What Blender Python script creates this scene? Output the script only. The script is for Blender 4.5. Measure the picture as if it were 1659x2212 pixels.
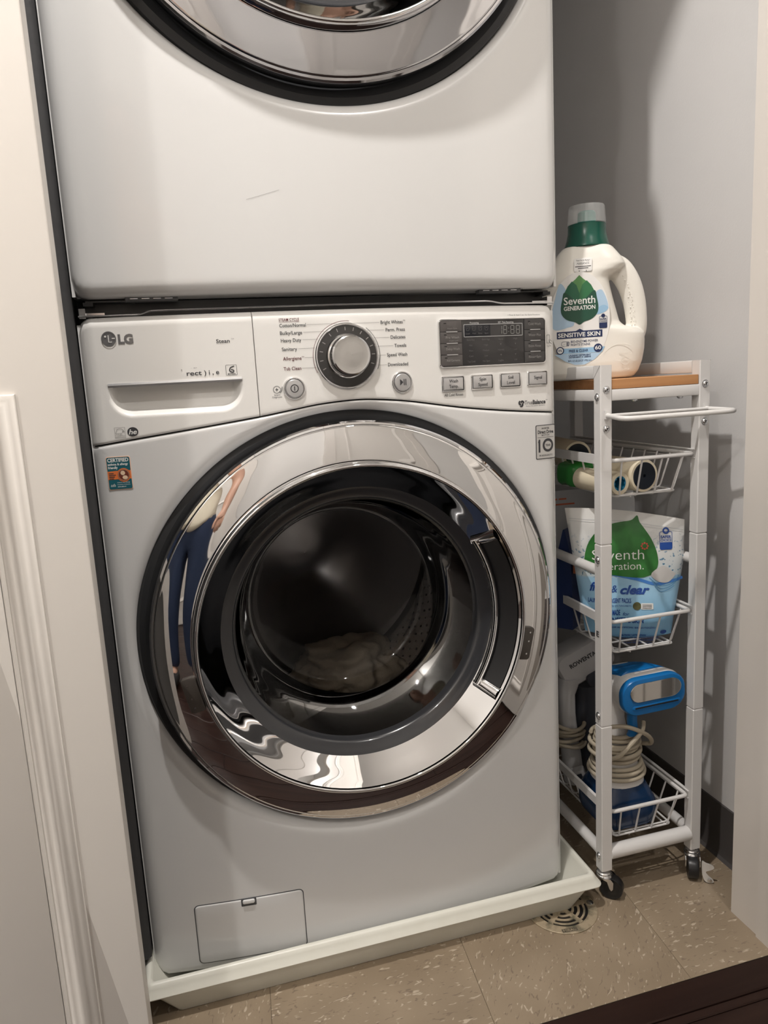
import bpy, bmesh, math, random
from mathutils import Matrix, Vector, noise
import numpy as np
random.seed(4)
for o in list(bpy.data.objects): bpy.data.objects.remove(o, do_unlink=True)
SC = bpy.context.scene
COL = SC.collection
R = math.radians
# ------------------------------------------------------------------ camera
cam = bpy.data.cameras.new('camera'); camo = bpy.data.objects.new('camera', cam); COL.objects.link(camo)
cam.sensor_fit = 'VERTICAL'; cam.sensor_height = 24.0; cam.lens = 24.0 * 1600.0 / 2212.0
cam.clip_start = 0.02
camo.matrix_world = (Matrix.Translation((-0.2263, -1.0482, 0.8992)) @ Matrix.Rotation(-0.26113, 4, 'Z')
                     @ Matrix.Rotation(1.39624, 4, 'X') @ Matrix.Rotation(-0.05508, 4, 'Z'))
SC.camera = camo
# ------------------------------------------------------------------ light, world, exposure
SC.view_settings.view_transform = 'Standard'; SC.view_settings.look = 'None'
SC.view_settings.exposure = -0.03; SC.view_settings.gamma = 1.0; SC.view_settings.use_curve_mapping = False
wd = bpy.data.worlds.new('world'); SC.world = wd; wd.use_nodes = True
wd.node_tree.nodes['Background'].inputs[0].default_value = (0.5, 0.48, 0.45, 1)
wd.node_tree.nodes['Background'].inputs[1].default_value = 0.05
CEIL = 2.40
HALL_LIGHTS = [((-0.275, -0.45), 24.0, 0.045), ((0.42, -1.22), 8.5, 0.08), ((-1.45, -1.90), 19.0, 0.12)]  # the last entry is an added fill light without a known fixture

# ------------------------------------------------------------------ materials
MATS = {}
def mat(name, col, rough=0.5, metal=0.0, coat=0.0, bump=None, noise_mix=None, trans=0.0, spec=0.5, alpha=None):
    """bump=(scale,strength)  noise_mix=(scale, colour2, contrast lo, hi)"""
    if name in MATS: return MATS[name]
    m = bpy.data.materials.new(name); m.use_nodes = True; nt = m.node_tree; b = nt.nodes['Principled BSDF']
    b.inputs['Base Color'].default_value = (*col, 1); b.inputs['Roughness'].default_value = rough
    b.inputs['Metallic'].default_value = metal; b.inputs['Coat Weight'].default_value = coat
    b.inputs['Specular IOR Level'].default_value = spec
    if trans: b.inputs['Transmission Weight'].default_value = trans
    tc = nt.nodes.new('ShaderNodeTexCoord')
    if noise_mix:
        sc_, c2, lo, hi = noise_mix
        n = nt.nodes.new('ShaderNodeTexNoise'); n.inputs['Scale'].default_value = sc_; n.inputs['Detail'].default_value = 6
        nt.links.new(tc.outputs['Object'], n.inputs['Vector'])
        cr = nt.nodes.new('ShaderNodeValToRGB'); cr.color_ramp.elements[0].position = lo; cr.color_ramp.elements[1].position = hi
        cr.color_ramp.elements[0].color = (*col, 1); cr.color_ramp.elements[1].color = (*c2, 1)
        nt.links.new(n.outputs['Fac'], cr.inputs['Fac']); nt.links.new(cr.outputs['Color'], b.inputs['Base Color'])
    if bump:
        n = nt.nodes.new('ShaderNodeTexNoise'); n.inputs['Scale'].default_value = bump[0]; n.inputs['Detail'].default_value = 4
        nt.links.new(tc.outputs['Object'], n.inputs['Vector'])
        bp = nt.nodes.new('ShaderNodeBump'); bp.inputs['Strength'].default_value = bump[1]; bp.inputs['Distance'].default_value = 0.002
        nt.links.new(n.outputs['Fac'], bp.inputs['Height']); nt.links.new(bp.outputs['Normal'], b.inputs['Normal'])
    MATS[name] = m
    return m

def clear_mat(name, tint, refl=0.1, rough=0.02, gloss=0.9, ior=1.5):
    """thin clear sheet: tinted see-through plus a fresnel mirror coat"""
    m = bpy.data.materials.new(name); m.use_nodes = True; nt = m.node_tree; nt.nodes.clear()
    out = nt.nodes.new('ShaderNodeOutputMaterial'); mx = nt.nodes.new('ShaderNodeMixShader')
    tr = nt.nodes.new('ShaderNodeBsdfTransparent'); tr.inputs[0].default_value = (*tint, 1)
    gl = nt.nodes.new('ShaderNodeBsdfGlossy'); gl.inputs['Roughness'].default_value = rough; gl.inputs[0].default_value = (gloss, gloss, gloss, 1)
    fr = nt.nodes.new('ShaderNodeFresnel'); fr.inputs[0].default_value = ior
    mp = nt.nodes.new('ShaderNodeMath'); mp.operation = 'ADD'; mp.inputs[1].default_value = refl; mp.use_clamp = True
    nt.links.new(fr.outputs[0], mp.inputs[0]); nt.links.new(mp.outputs[0], mx.inputs[0])
    nt.links.new(tr.outputs[0], mx.inputs[1]); nt.links.new(gl.outputs[0], mx.inputs[2]); nt.links.new(mx.outputs[0], out.inputs[0])
    MATS[name] = m
    return m

def vct_mat():
    m = bpy.data.materials.new('vinyl_tile'); m.use_nodes = True; nt = m.node_tree; b = nt.nodes['Principled BSDF']
    tc = nt.nodes.new('ShaderNodeTexCoord'); L = nt.links.new
    oi = nt.nodes.new('ShaderNodeObjectInfo')
    rot = nt.nodes.new('ShaderNodeVectorRotate'); rot.rotation_type = 'Z_AXIS'
    mul = nt.nodes.new('ShaderNodeMath'); mul.operation = 'MULTIPLY'; mul.inputs[1].default_value = 6.28
    L(oi.outputs['Random'], mul.inputs[0]); L(mul.outputs[0], rot.inputs['Angle']); L(tc.outputs['Object'], rot.inputs['Vector'])
    def fleck(scale, sx, lo, hi, dist):
        mp = nt.nodes.new('ShaderNodeMapping'); mp.inputs['Scale'].default_value = (scale, scale * sx, scale)
        L(rot.outputs[0], mp.inputs['Vector'])
        n = nt.nodes.new('ShaderNodeTexNoise'); n.inputs['Scale'].default_value = 1; n.inputs['Detail'].default_value = 1.5; n.inputs['Distortion'].default_value = dist
        L(mp.outputs[0], n.inputs['Vector'])
        r = nt.nodes.new('ShaderNodeMapRange'); r.inputs[1].default_value = lo; r.inputs[2].default_value = hi
        L(n.outputs['Fac'], r.inputs[0]); return r.outputs[0]
    def mix(f, a, c):
        x = nt.nodes.new('ShaderNodeMix'); x.data_type = 'RGBA'; L(f, x.inputs[0])
        if isinstance(a, tuple): x.inputs[6].default_value = (*a, 1)
        else: L(a, x.inputs[6])
        x.inputs[7].default_value = (*c, 1); return x.outputs[2]
    c = mix(fleck(9, 1.0, 0.35, 0.7, 0.3), (0.268, 0.208, 0.143), (0.332, 0.262, 0.184))
    c = mix(fleck(75, 2.6, 0.63, 0.69, 0.8), c, (0.215, 0.165, 0.118))
    c = mix(fleck(62, 2.6, 0.645, 0.695, 0.9), c, (0.50, 0.42, 0.325))
    L(c, b.inputs['Base Color']); b.inputs['Roughness'].default_value = 0.42
    MATS['vct'] = m
    return m

def wood_mat(name, c1, c2, scale, axis, rough, coat=0.0, spec=0.5):
    m = bpy.data.materials.new(name); m.use_nodes = True; nt = m.node_tree; b = nt.nodes['Principled BSDF']; L = nt.links.new
    tc = nt.nodes.new('ShaderNodeTexCoord'); mp = nt.nodes.new('ShaderNodeMapping')
    s = [scale * 12] * 3; s[axis] = scale * 0.6; mp.inputs['Scale'].default_value = s
    L(tc.outputs['Object'], mp.inputs['Vector'])
    n = nt.nodes.new('ShaderNodeTexNoise'); n.inputs['Scale'].default_value = 1.0; n.inputs['Detail'].default_value = 8; n.inputs['Distortion'].default_value = 0.4
    L(mp.outputs[0], n.inputs['Vector'])
    cr = nt.nodes.new('ShaderNodeValToRGB'); cr.color_ramp.elements[0].position = 0.35; cr.color_ramp.elements[1].position = 0.65
    cr.color_ramp.elements[0].color = (*c1, 1); cr.color_ramp.elements[1].color = (*c2, 1)
    L(n.outputs['Fac'], cr.inputs[0]); L(cr.outputs[0], b.inputs['Base Color'])
    b.inputs['Roughness'].default_value = rough; b.inputs['Coat Weight'].default_value = coat; b.inputs['Coat Roughness'].default_value = 0.15; b.inputs['Specular IOR Level'].default_value = spec
    MATS[name] = m
    return m

ENAMEL = mat('white_enamel', (0.71, 0.71, 0.705), 0.22, coat=0.3)
PANELW = mat('white_panel_plastic', (0.83, 0.82, 0.795), 0.30)
CHROME = mat('chrome', (0.80, 0.80, 0.81), 0.025, 1.0)
SMOKE = mat('smoked_chrome', (0.52, 0.52, 0.54), 0.06, 1.0)
STEEL = mat('drum_steel', (0.42, 0.41, 0.40), 0.22, 1.0)
ZINC = mat('zinc', (0.72, 0.73, 0.75), 0.18, 1.0)
SILVER = mat('silver_plastic', (0.62, 0.62, 0.63), 0.28, 0.75)
BLACKP = mat('black_plastic', (0.012, 0.012, 0.013), 0.35)
RUBBER = mat('black_rubber', (0.018, 0.019, 0.021), 0.55)
GREYRUB = mat('grey_rubber', (0.075, 0.077, 0.082), 0.5)
DARKB = mat('smoked_bezel', (0.028, 0.029, 0.032), 0.22, coat=0.4)
INK = mat('dark_ink', (0.045, 0.045, 0.05), 0.5)
INKRED = mat('maroon_ink', (0.12, 0.018, 0.025), 0.5)
INKGREY = mat('grey_ink', (0.30, 0.29, 0.28), 0.5)
INKPALE = mat('pale_ink', (0.62, 0.62, 0.62), 0.5)
WHITEINK = mat('white_ink', (0.82, 0.82, 0.80), 0.5)
LOGOG = mat('logo_grey', (0.26, 0.26, 0.27), 0.3, 0.6)
CARTW = mat('white_powder_coat', (0.72, 0.71, 0.70), 0.32)
PAINTW = mat('white_trim_paint', (0.74, 0.70, 0.655), 0.35, bump=(60, 0.05))
DOORW = mat('white_door_paint', (0.75, 0.715, 0.67), 0.38, bump=(40, 0.05))
WALLG = mat('grey_wall_paint', (0.74, 0.73, 0.725), 0.55, bump=(300, 0.12), noise_mix=(2.5, (0.71, 0.70, 0.695), 0.4, 0.6))
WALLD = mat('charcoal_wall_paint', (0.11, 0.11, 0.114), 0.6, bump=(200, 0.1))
HALLW = mat('hall_wall_paint', (0.84, 0.825, 0.80), 0.6)
CEILW = mat('ceiling_paint', (0.88, 0.87, 0.85), 0.7)
VINYLB = mat('cove_base_vinyl', (0.075, 0.068, 0.066), 0.45)
PANP = mat('drip_pan_plastic', (0.74, 0.735, 0.66), 0.32, noise_mix=(14, (0.70, 0.69, 0.61), 0.45, 0.7))
VCT = vct_mat()
OAK = wood_mat('oak_veneer', (0.46, 0.215, 0.085), (0.58, 0.30, 0.13), 6, 0, 0.4)
DARKWOOD = wood_mat('espresso_floor', (0.018, 0.0085, 0.0065), (0.032, 0.016, 0.012), 3, 0, 0.34, 0.0, 0.22)
GLASSD = clear_mat('tinted_door_glass', (0.60, 0.60, 0.61), 0.01, 0.03, 0.50, 1.38)
CLEARP = mat('clear_cap_plastic', (0.80, 0.82, 0.82), 0.25)
_n = CLEARP.node_tree; _o = _n.nodes['Material Output']; _m = _n.nodes.new('ShaderNodeMixShader'); _t = _n.nodes.new('ShaderNodeBsdfTransparent')
_m.inputs[0].default_value = 0.26; _n.links.new(_t.outputs[0], _m.inputs[1]); _n.links.new(_n.nodes['Principled BSDF'].outputs[0], _m.inputs[2]); _n.links.new(_m.outputs[0], _o.inputs[0])

# ------------------------------------------------------------------ mesh helpers
I4 = Matrix.Identity(4)
class MB:
    def __init__(self): self.v = []; self.f = []
    def add(self, vs, fs, M=None):
        n = len(self.v)
        self.v += [tuple(M @ Vector(p)) for p in vs] if M is not None else [tuple(p) for p in vs]
        self.f += [tuple(i + n for i in q) for q in fs]; return self
    def box(self, x0, x1, y0, y1, z0, z1, M=None):
        vs = [(x, y, z) for z in (z0, z1) for y in (y0, y1) for x in (x0, x1)]
        return self.add(vs, [(0, 2, 3, 1), (4, 5, 7, 6), (0, 1, 5, 4), (2, 6, 7, 3), (0, 4, 6, 2), (1, 3, 7, 5)], M)
    def rings(self, rs, closed=True, cap0=False, cap1=False, M=None):
        n = len(rs[0]); vs = [p for r in rs for p in r]; fs = []
        for i in range(len(rs) - 1):
            for j in range(n if closed else n - 1):
                k = (j + 1) % n; fs.append((i * n + j, i * n + k, (i + 1) * n + k, (i + 1) * n + j))
        if cap0: fs.append(tuple(range(n))[::-1])
        if cap1: fs.append(tuple((len(rs) - 1) * n + j for j in range(n)))
        return self.add(vs, fs, M)
    def tube(self, pts, r, n=10, closed=False, cap=True, M=None, flat=1.0):
        P = [Vector(p) for p in pts]; m = len(P)
        rr = r if isinstance(r, (list, tuple)) else [r] * m
        T = []
        for i in range(m):
            a = P[i - 1] if (i > 0 or closed) else P[i]; b = P[(i + 1) % m] if (i < m - 1 or closed) else P[i]
            T.append((b - a).normalized())
        u = T[0].orthogonal().normalized()
        if abs(T[0].z) < 0.9: u = Vector((0, 0, 1)) - T[0] * T[0].z; u.normalize()
        rs = []
        for i in range(m):
            u = u - T[i] * u.dot(T[i]); u.normalize(); w = T[i].cross(u)
            rs.append([tuple(P[i] + (u * math.cos(2 * math.pi * k / n) + w * math.sin(2 * math.pi * k / n) * flat) * rr[i]) for k in range(n)])
        if closed: rs.append(rs[0])
        return self.rings(rs, True, cap and not closed, cap and not closed, M)
    def lathe(self, prof, c, n=96, a0=0.0, a1=2 * math.pi, axis='y', M=None):
        full = abs(a1 - a0) > 6.28; k = n if full else n + 1; rs = []
        for (r, h) in prof:
            ring = []
            for i in range(k):
                t = a0 + (a1 - a0) * i / n
                if axis == 'y': ring.append((c[0] + r * math.cos(t), c[1] + h, c[2] + r * math.sin(t)))
                else: ring.append((c[0] + r * math.cos(t), c[1] + r * math.sin(t), c[2] + h))
            rs.append(ring)
        return self.rings(rs, full, M=M)
    # ---- flat things in a local frame (x right, y up, z out)
    def poly(self, pts, h, M): return self.add([(x, y, h) for x, y in pts], [tuple(range(len(pts)))], M)
    def slab(self, outs, M):
        """outs = list of (outline, h) rings, last one capped"""
        return self.rings([[(x, y, h) for x, y in o] for o, h in outs], True, False, True, M)
    def rslab(self, w, h, r, z0, z1, b, M, cx=0, cy=0):
        o = [(rrect(w, h, r, cx, cy), z0), (rrect(w, h, r, cx, cy), z1 - b), (rrect(w - 0.6 * b, h - 0.6 * b, max(r - .3 * b, 1e-4), cx, cy), z1 - 0.3 * b),
             (rrect(w - 2 * b, h - 2 * b, max(r - b, 1e-4), cx, cy), z1)]
        return self.slab(o, M)
    def stroke(self, pts, w, h, M, closed=False):
        P = [Vector(p) for p in pts]; m = len(P); vs = []
        for i in range(m):
            a = P[i - 1] if (i > 0 or closed) else P[i]; b = P[(i + 1) % m] if (i < m - 1 or closed) else P[i]
            d = (b - a).normalized(); nn = Vector((-d.y, d.x)) * w / 2
            vs += [(P[i].x + nn.x, P[i].y + nn.y, h), (P[i].x - nn.x, P[i].y - nn.y, h)]
        fs = [(2 * i, 2 * i + 1, 2 * i + 3, 2 * i + 2) for i in range(m - 1)]
        if closed: fs.append((2 * m - 2, 2 * m - 1, 1, 0))
        return self.add(vs, fs, M)
    def disc(self, cx, cy, r, h, M, n=40, ry=None): return self.poly([(cx + r * math.cos(6.28318 * i / n), cy + (ry or r) * math.sin(6.28318 * i / n)) for i in range(n)], h, M)
    def arc(self, cx, cy, r, w, h, M, a0=0, a1=360, n=40):
        full = a1 - a0 >= 360
        pts = [(cx + r * math.cos(R(a0 + (a1 - a0) * i / n)), cy + r * math.sin(R(a0 + (a1 - a0) * i / n))) for i in range(n if full else n + 1)]
        return self.stroke(pts, w, h, M, full)
    def text(self, s, x, y, w, caph, h, M, bold=0.0, shear=0.0, align='L', sp=1.0):
        vs, fs = glyphs(s, bold, shear, sp)
        xs = [p[0] for p in vs]; x0, x1 = min(xs), max(xs)
        ky = caph / 0.729; kx = w / (x1 - x0) if w else ky
        ww = (x1 - x0) * kx
        ox = x - (ww / 2 if align == 'C' else ww if align == 'R' else 0)
        return self.add([(ox + (p[0] - x0) * kx, y + p[1] * ky, h) for p in vs], fs, M)
    def build(self, name, m, parent=None, smooth=True, ang=32, kind=None):
        me = bpy.data.meshes.new(name); me.from_pydata(self.v, [], self.f); me.update()
        bm = bmesh.new(); bm.from_mesh(me); bmesh.ops.recalc_face_normals(bm, faces=bm.faces); bm.to_mesh(me); bm.free()
        me.materials.append(m)
        if smooth: me.shade_smooth(); me.set_sharp_from_angle(angle=R(ang))
        o = bpy.data.objects.new(name, me); COL.objects.link(o)
        if parent: attach(o, parent)
        if kind: o['kind'] = kind
        return o

WORLD = {}
def attach(o, parent):
    o.parent = parent
    inv = Matrix.Translation(-Vector(WORLD.get(parent.name, (0, 0, 0))))
    o.matrix_parent_inverse = inv
def thing(name, label, cat, loc, group=None):
    o = bpy.data.objects.new(name, None); COL.objects.link(o); o.location = loc; o.empty_display_size = 0.05
    WORLD[o.name] = tuple(loc); o['label'] = label; o['category'] = cat
    if group: o['group'] = group
    return o
def tag(o, label, cat, group=None):
    o['label'] = label; o['category'] = cat
    if group: o['group'] = group
    return o
def copy_at(o, d, parent, name=None):
    c = o.copy(); COL.objects.link(c); c.parent = parent
    c.matrix_parent_inverse = o.matrix_parent_inverse.copy(); c.location = Vector(o.location) + Vector(d); return c

GL = {}
def glyphs(s, bold, shear, sp):
    k = (s, bold, shear, sp)
    if k in GL: return GL[k]
    cu = bpy.data.curves.new('t', 'FONT'); cu.body = s; cu.size = 1.0; cu.offset = bold; cu.shear = shear; cu.space_character = sp
    cu.resolution_u = 3; cu.fill_mode = 'FRONT'
    o = bpy.data.objects.new('t', cu); COL.objects.link(o)
    dg = bpy.context.evaluated_depsgraph_get(); me = bpy.data.meshes.new_from_object(o.evaluated_get(dg))
    GL[k] = ([tuple(v.co) for v in me.vertices], [tuple(p.vertices) for p in me.polygons])
    bpy.data.objects.remove(o); bpy.data.curves.remove(cu); bpy.data.meshes.remove(me)
    return GL[k]
def rrect(w, h, r, cx=0, cy=0, n=6):
    r = min(r, w / 2 - 1e-6, h / 2 - 1e-6); o = []
    for (sx, sy, a) in ((1, 1, 0), (-1, 1, 90), (-1, -1, 180), (1, -1, 270)):
        for i in range(n + 1):
            t = R(a + 90 * i / n); o.append((cx + sx * (w / 2 - r) + r * math.cos(t), cy + sy * (h / 2 - r) + r * math.sin(t)))
    return o
def fillet(pts, r, n=5, closed=False):
    P = [Vector(p) for p in pts]; m = len(P); out = []
    for i in range(m):
        if not closed and i in (0, m - 1): out.append(tuple(P[i])); continue
        a = (P[i - 1] - P[i]); b = (P[(i + 1) % m] - P[i]); q = min(r, a.length * .45, b.length * .45)
        A = P[i] + a.normalized() * q; B = P[i] + b.normalized() * q
        for k in range(n + 1):
            t = k / n; out.append(tuple(A * (1 - t) ** 2 + P[i] * 2 * t * (1 - t) + B * t * t))
    return out
def spline(pts, n=8, closed=False):
    P = [Vector(p) for p in pts]; m = len(P); out = []
    for i in range(m if closed else m - 1):
        g = lambda k: P[k % m] if closed else P[max(0, min(m - 1, k))]
        p0, p1, p2, p3 = g(i - 1), g(i), g(i + 1), g(i + 2)
        for j in range(n):
            t = j / n
            out.append(tuple(0.5 * ((2 * p1) + (p2 - p0) * t + (2 * p0 - 5 * p1 + 4 * p2 - p3) * t * t + (3 * p1 - p0 - 3 * p2 + p3) * t ** 3)))
    if not closed: out.append(tuple(P[-1]))
    return out
def frame(o, ang=0.0, tilt=0.0):
    """local frame facing the hall: x right, y up, z out; ang turns it about the vertical"""
    t = Vector((math.cos(ang), -math.sin(ang), 0)); u = Vector((0, 0, 1)); n = t.cross(u)
    M = Matrix((t, u, n)).transposed().to_4x4(); M.translation = Vector(o)
    return M @ Matrix.Rotation(tilt, 4, 'X')

# ================================================================== SETTING
def struct(o): o['kind'] = 'structure'; return o
XR, XL, YB, YJ0, YJ1 = 0.665, -0.43, 0.86, -0.228, -0.122
struct(MB().box(XR, XR + .1, YJ1, YB, 0, CEIL).build('wall_right', WALLG, smooth=False))
struct(MB().box(-0.80, XR + .1, YB, YB + .1, 0, CEIL).build('wall_back', WALLG, smooth=False))
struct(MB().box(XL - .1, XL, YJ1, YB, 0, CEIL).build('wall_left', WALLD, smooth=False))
struct(MB().box(-0.80, XR + .1, YJ1, YB, CEIL, CEIL + .05).build('ceiling_closet', CEILW, smooth=False))
# front wall of the closet with its opening
struct(MB().box(-1.9, -0.72, YJ0, YJ1, 0, CEIL).build('wall_front_left', HALLW, smooth=False))
struct(MB().box(-0.72, 0.60, YJ0, YJ1, 2.09, CEIL).build('wall_front_header', HALLW, smooth=False))
struct(MB().box(0.60, 1.9, YJ0, YJ1, 0, CEIL).build('wall_front_right', HALLW, smooth=False))
jm = struct(MB().box(0.578, 0.600, YJ0 - .001, YJ1 - .009, 0, 2.09).box(0.5745, 0.600, YJ0 - .001, -0.190, 0, 2.09).build('trim_1', PAINTW, smooth=False))
struct(MB().box(0.590, 0.66, YJ0 - .018, YJ0 - .001, 0, 2.16).build('trim_2', PAINTW, smooth=False))
struct(MB().box(-0.76, 0.66, YJ0 - .018, YJ0 - .001, 2.09, 2.17).build('trim_3', PAINTW, smooth=False))
struct(MB().box(-0.72, -0.695, YJ0 - .001, YJ1, 0, 2.09).box(-0.77, -0.70, YJ0 - .018, YJ0, 0, 2.16).build('trim_4', PAINTW, smooth=False))
# cove base along the right wall
prof = [(XR, 0.102), (XR - .003, 0.101), (XR - .0035, 0.016), (XR - .008, 0.004), (XR - .014, 0.0), (XR, 0.0)]
struct(MB().rings([[(x, y, z) for x, z in prof] for y in (YJ1, YB)], True, True, True).build('baseboard_right', VINYLB))
# hall beyond the opening (seen only in reflections, and it returns the light)
struct(MB().box(-1.9, 1.9, -2.35, -2.25, 0, CEIL).build('wall_hall', HALLW, smooth=False))
struct(MB().box(-1.9, -1.8, -2.25, YJ0, 0, CEIL).build('wall_hall_left', HALLW, smooth=False))
struct(MB().box(1.8, 1.9, -2.25, YJ0, 0, CEIL).build('wall_hall_right', HALLW, smooth=False))
struct(MB().box(-1.9, 1.9, -2.35, YJ0, CEIL, CEIL + .05).build('ceiling', CEILW, smooth=False))
# hall doors with frames on the far side
def hall_door(n, x0, x1):
    d = struct(MB().box(x0, x1, -2.248, -2.225, 0.01, 2.03).build('door_%d' % n, DOORW, smooth=False))
    fr = MB()
    for a, b in ((x0 - .09, x0), (x1, x1 + .09)): fr.box(a, b, -2.249, -2.205, 0, 2.09)
    fr.box(x0, x1, -2.249, -2.205, 2.03, 2.12).build('door_frame', PAINTW, d, smooth=False)
    for z0, z1 in ((0.2, 0.9), (1.05, 1.85)):
        pm = MB()
        o = rrect(x1 - x0 - .2, z1 - z0, .004); i2 = rrect(x1 - x0 - .28, z1 - z0 - .08, .004)
        M = frame(((x0 + x1) / 2, -2.225, (z0 + z1) / 2), math.pi)
        pm.rings([[(x, y, h) for x, y in q] for q, h in ((o, 0), (rrect(x1 - x0 - .22, z1 - z0 - .02, .004), .012), (i2, 0))], True, M=M).build('panel_moulding', DOORW, d)
hall_door(2, -1.25, -0.5); hall_door(3, 0.35, 1.1)
# floors
fl = struct(MB().box(-0.80, XR + .1, YJ0, YB, -0.05, -0.0015).build('floor', mat('floor_joint', (0.10, 0.08, 0.06), 0.8), smooth=False))
tile = MB(); s = 0.3082; g = 0.0004
tile.slab([(rrect(s - g, s - g, .0005, n=1), -.0015), (rrect(s - g, s - g, .0005, n=1), -.0004), (rrect(s - g - .0008, s - g - .0008, .0005, n=1), 0)], I4)
ang = R(4.5); ca, sa = math.cos(ang), math.sin(ang)
for i in range(-4, 4):
    for j in range(-2, 5):
        lx, ly = (i + .5) * s, (j + .5) * s - 0.186
        cx = 0.130 + lx * ca + ly * sa; cy = -0.06 - lx * sa + ly * ca
        if not (-0.93 < cx < 0.90 and -0.45 < cy < 1.0): continue
        bm = bmesh.new(); vv = [bm.verts.new(p) for p in tile.v]; [bm.faces.new([vv[k] for k in f]) for f in tile.f]
        T = Matrix.Translation((cx, cy, 0)) @ Matrix.Rotation(-ang, 4, 'Z'); Ti = T.inverted()
        for co, no in (((0, YJ0 + .0006, 0), (0, -1, 0)), ((XR, 0, 0), (1, 0, 0)), ((-.79, 0, 0), (-1, 0, 0)), ((0, YB, 0), (0, 1, 0))):
            bmesh.ops.bisect_plane(bm, geom=bm.verts[:] + bm.edges[:] + bm.faces[:], plane_co=Ti @ Vector(co), plane_no=(Ti.to_3x3() @ Vector(no)), clear_outer=True)
        if len(bm.faces) == 0: bm.free(); continue
        me = bpy.data.meshes.new('vinyl_tile'); bm.to_mesh(me); bm.free(); me.materials.append(VCT)
        q = bpy.data.objects.new('vinyl_tile', me); COL.objects.link(q); q.parent = fl
        q.location = (cx, cy, 0); q.rotation_euler = (0, 0, -ang)
# dark wood hall floor: threshold board and planks
hf = struct(MB().box(-1.9, 1.9, -2.35, YJ0, -0.05, -0.004).build('floor_hall', mat('plank_joint', (0.006, 0.004, 0.003), 0.6), smooth=False))
def plank(x0, x1, y0, y1, top):
    m = MB(); M = I4
    m.slab([(rrect(x1 - x0, y1 - y0, .001, (x0 + x1) / 2, (y0 + y1) / 2, 1), -.02), (rrect(x1 - x0, y1 - y0, .001, (x0 + x1) / 2, (y0 + y1) / 2, 1), top - .0015),
            (rrect(x1 - x0 - .003, y1 - y0 - .003, .001, (x0 + x1) / 2, (y0 + y1) / 2, 1), top)], M)
    return m.build('floor_plank', DARKWOOD, hf)
plank(-0.695, 0.5735, -0.276, YJ0 - .0005, 0.0015).name = 'threshold_board'
plank(-0.695, 0.5735, -0.290, -0.2765, -0.0005).name = 'threshold_lip'
y = -0.2905; row = 0
while y > -2.24:
    xs = [-1.8] + [x for x in ([-0.9, 0.25, 1.3] if row % 3 == 0 else [-0.35, 0.75] if row % 3 == 1 else [-1.2, 0.0, 1.05])] + [1.8]
    for a, b in zip(xs, xs[1:]): plank(a + .0006, b - .0006, max(y - .124, -2.249), y - .0012, 0.0)
    y -= 0.125; row += 1

# ---------------- ceiling lights of the hall: two downlights and one added fill light
for k, ((lx, ly), pw, d) in enumerate(HALL_LIGHTS):
    lab = ['recessed ceiling downlight close above the closet opening', 'recessed ceiling downlight above the middle of the hall, to the right', 'recessed ceiling downlight at the far left of the hall'][k]
    t = thing('ceiling_downlight', lab, 'light', (lx, ly, CEIL), 'hall downlights')
    MB().lathe([(d * .55, -.001), (d * .60, -.006), (d * .85, -.004), (d * .87, -.0005)], (lx, ly, CEIL), 40, axis='z').build('trim_ring', CEILW, t)
    la = bpy.data.lights.new('lamp', 'AREA'); la.shape = 'DISK'; la.size = d; la.energy = pw; la.color = (1.0, 0.952, 0.905)
    lo = bpy.data.objects.new('lamp', la); COL.objects.link(lo); lo.location = (lx, ly, CEIL - .004); attach(lo, t)

# ---------------- left closet door leaf (closed), panelled
dl = thing('closet_door', 'white painted panelled closet door leaf standing closed at the left', 'door', (-0.51, -0.18, 0.012))
DX0, DX1, DY0, DY1 = -0.69, -0.3345, -0.200, -0.166
m = MB(); M = frame(((DX0 + DX1) / 2, DY1, 1.06)); m.rslab(DX1 - DX0, 2.09, .002, 0, DY1 - DY0, .0015, M); m.build('leaf', DOORW, dl)
def moulding(w, z0, z1, M, par):
    h = z1 - z0; m = MB()
    pr = [(0, 0), (0, .004), (.0015, .0055), (.006, .006), (.010, .0095), (.015, .0115), (.020, .010), (.026, .005), (.031, .0015), (.0335, .0012), (.0335, .003), (.037, .003), (.039, 0), (.040, 0)]
    m.rings([[(x, y, h_) for x, y in [(-w / 2 + i, -h / 2 + i), (w / 2 - i, -h / 2 + i), (w / 2 - i, h / 2 - i), (-w / 2 + i, h / 2 - i)]] for i, h_ in pr], True, M=M)
    m.build('panel_moulding', DOORW, par, ang=40)
for z0, z1 in ((.10, .9065), (1.05, 1.95)): moulding(.2585, z0, z1, frame((-.51575, DY0, (z0 + z1) / 2)), dl)
# right leaf, folded open into the hall (shows only as the pale right side of the chrome)
dr_ = thing('closet_door', 'white painted panelled closet door leaf folded open beside the opening on the right', 'door', (.612, -.47, .012))
m = MB(); m.rslab(.3555, 2.09, .002, 0, .034, .0015, frame((.632, -.468, 1.06), math.pi / 2)); m.build('leaf', DOORW, dr_)
for z0, z1 in ((.10, .9065), (1.05, 1.95)): moulding(.2585, z0, z1, frame((.598, -.468, (z0 + z1) / 2), math.pi / 2), dr_)

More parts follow.
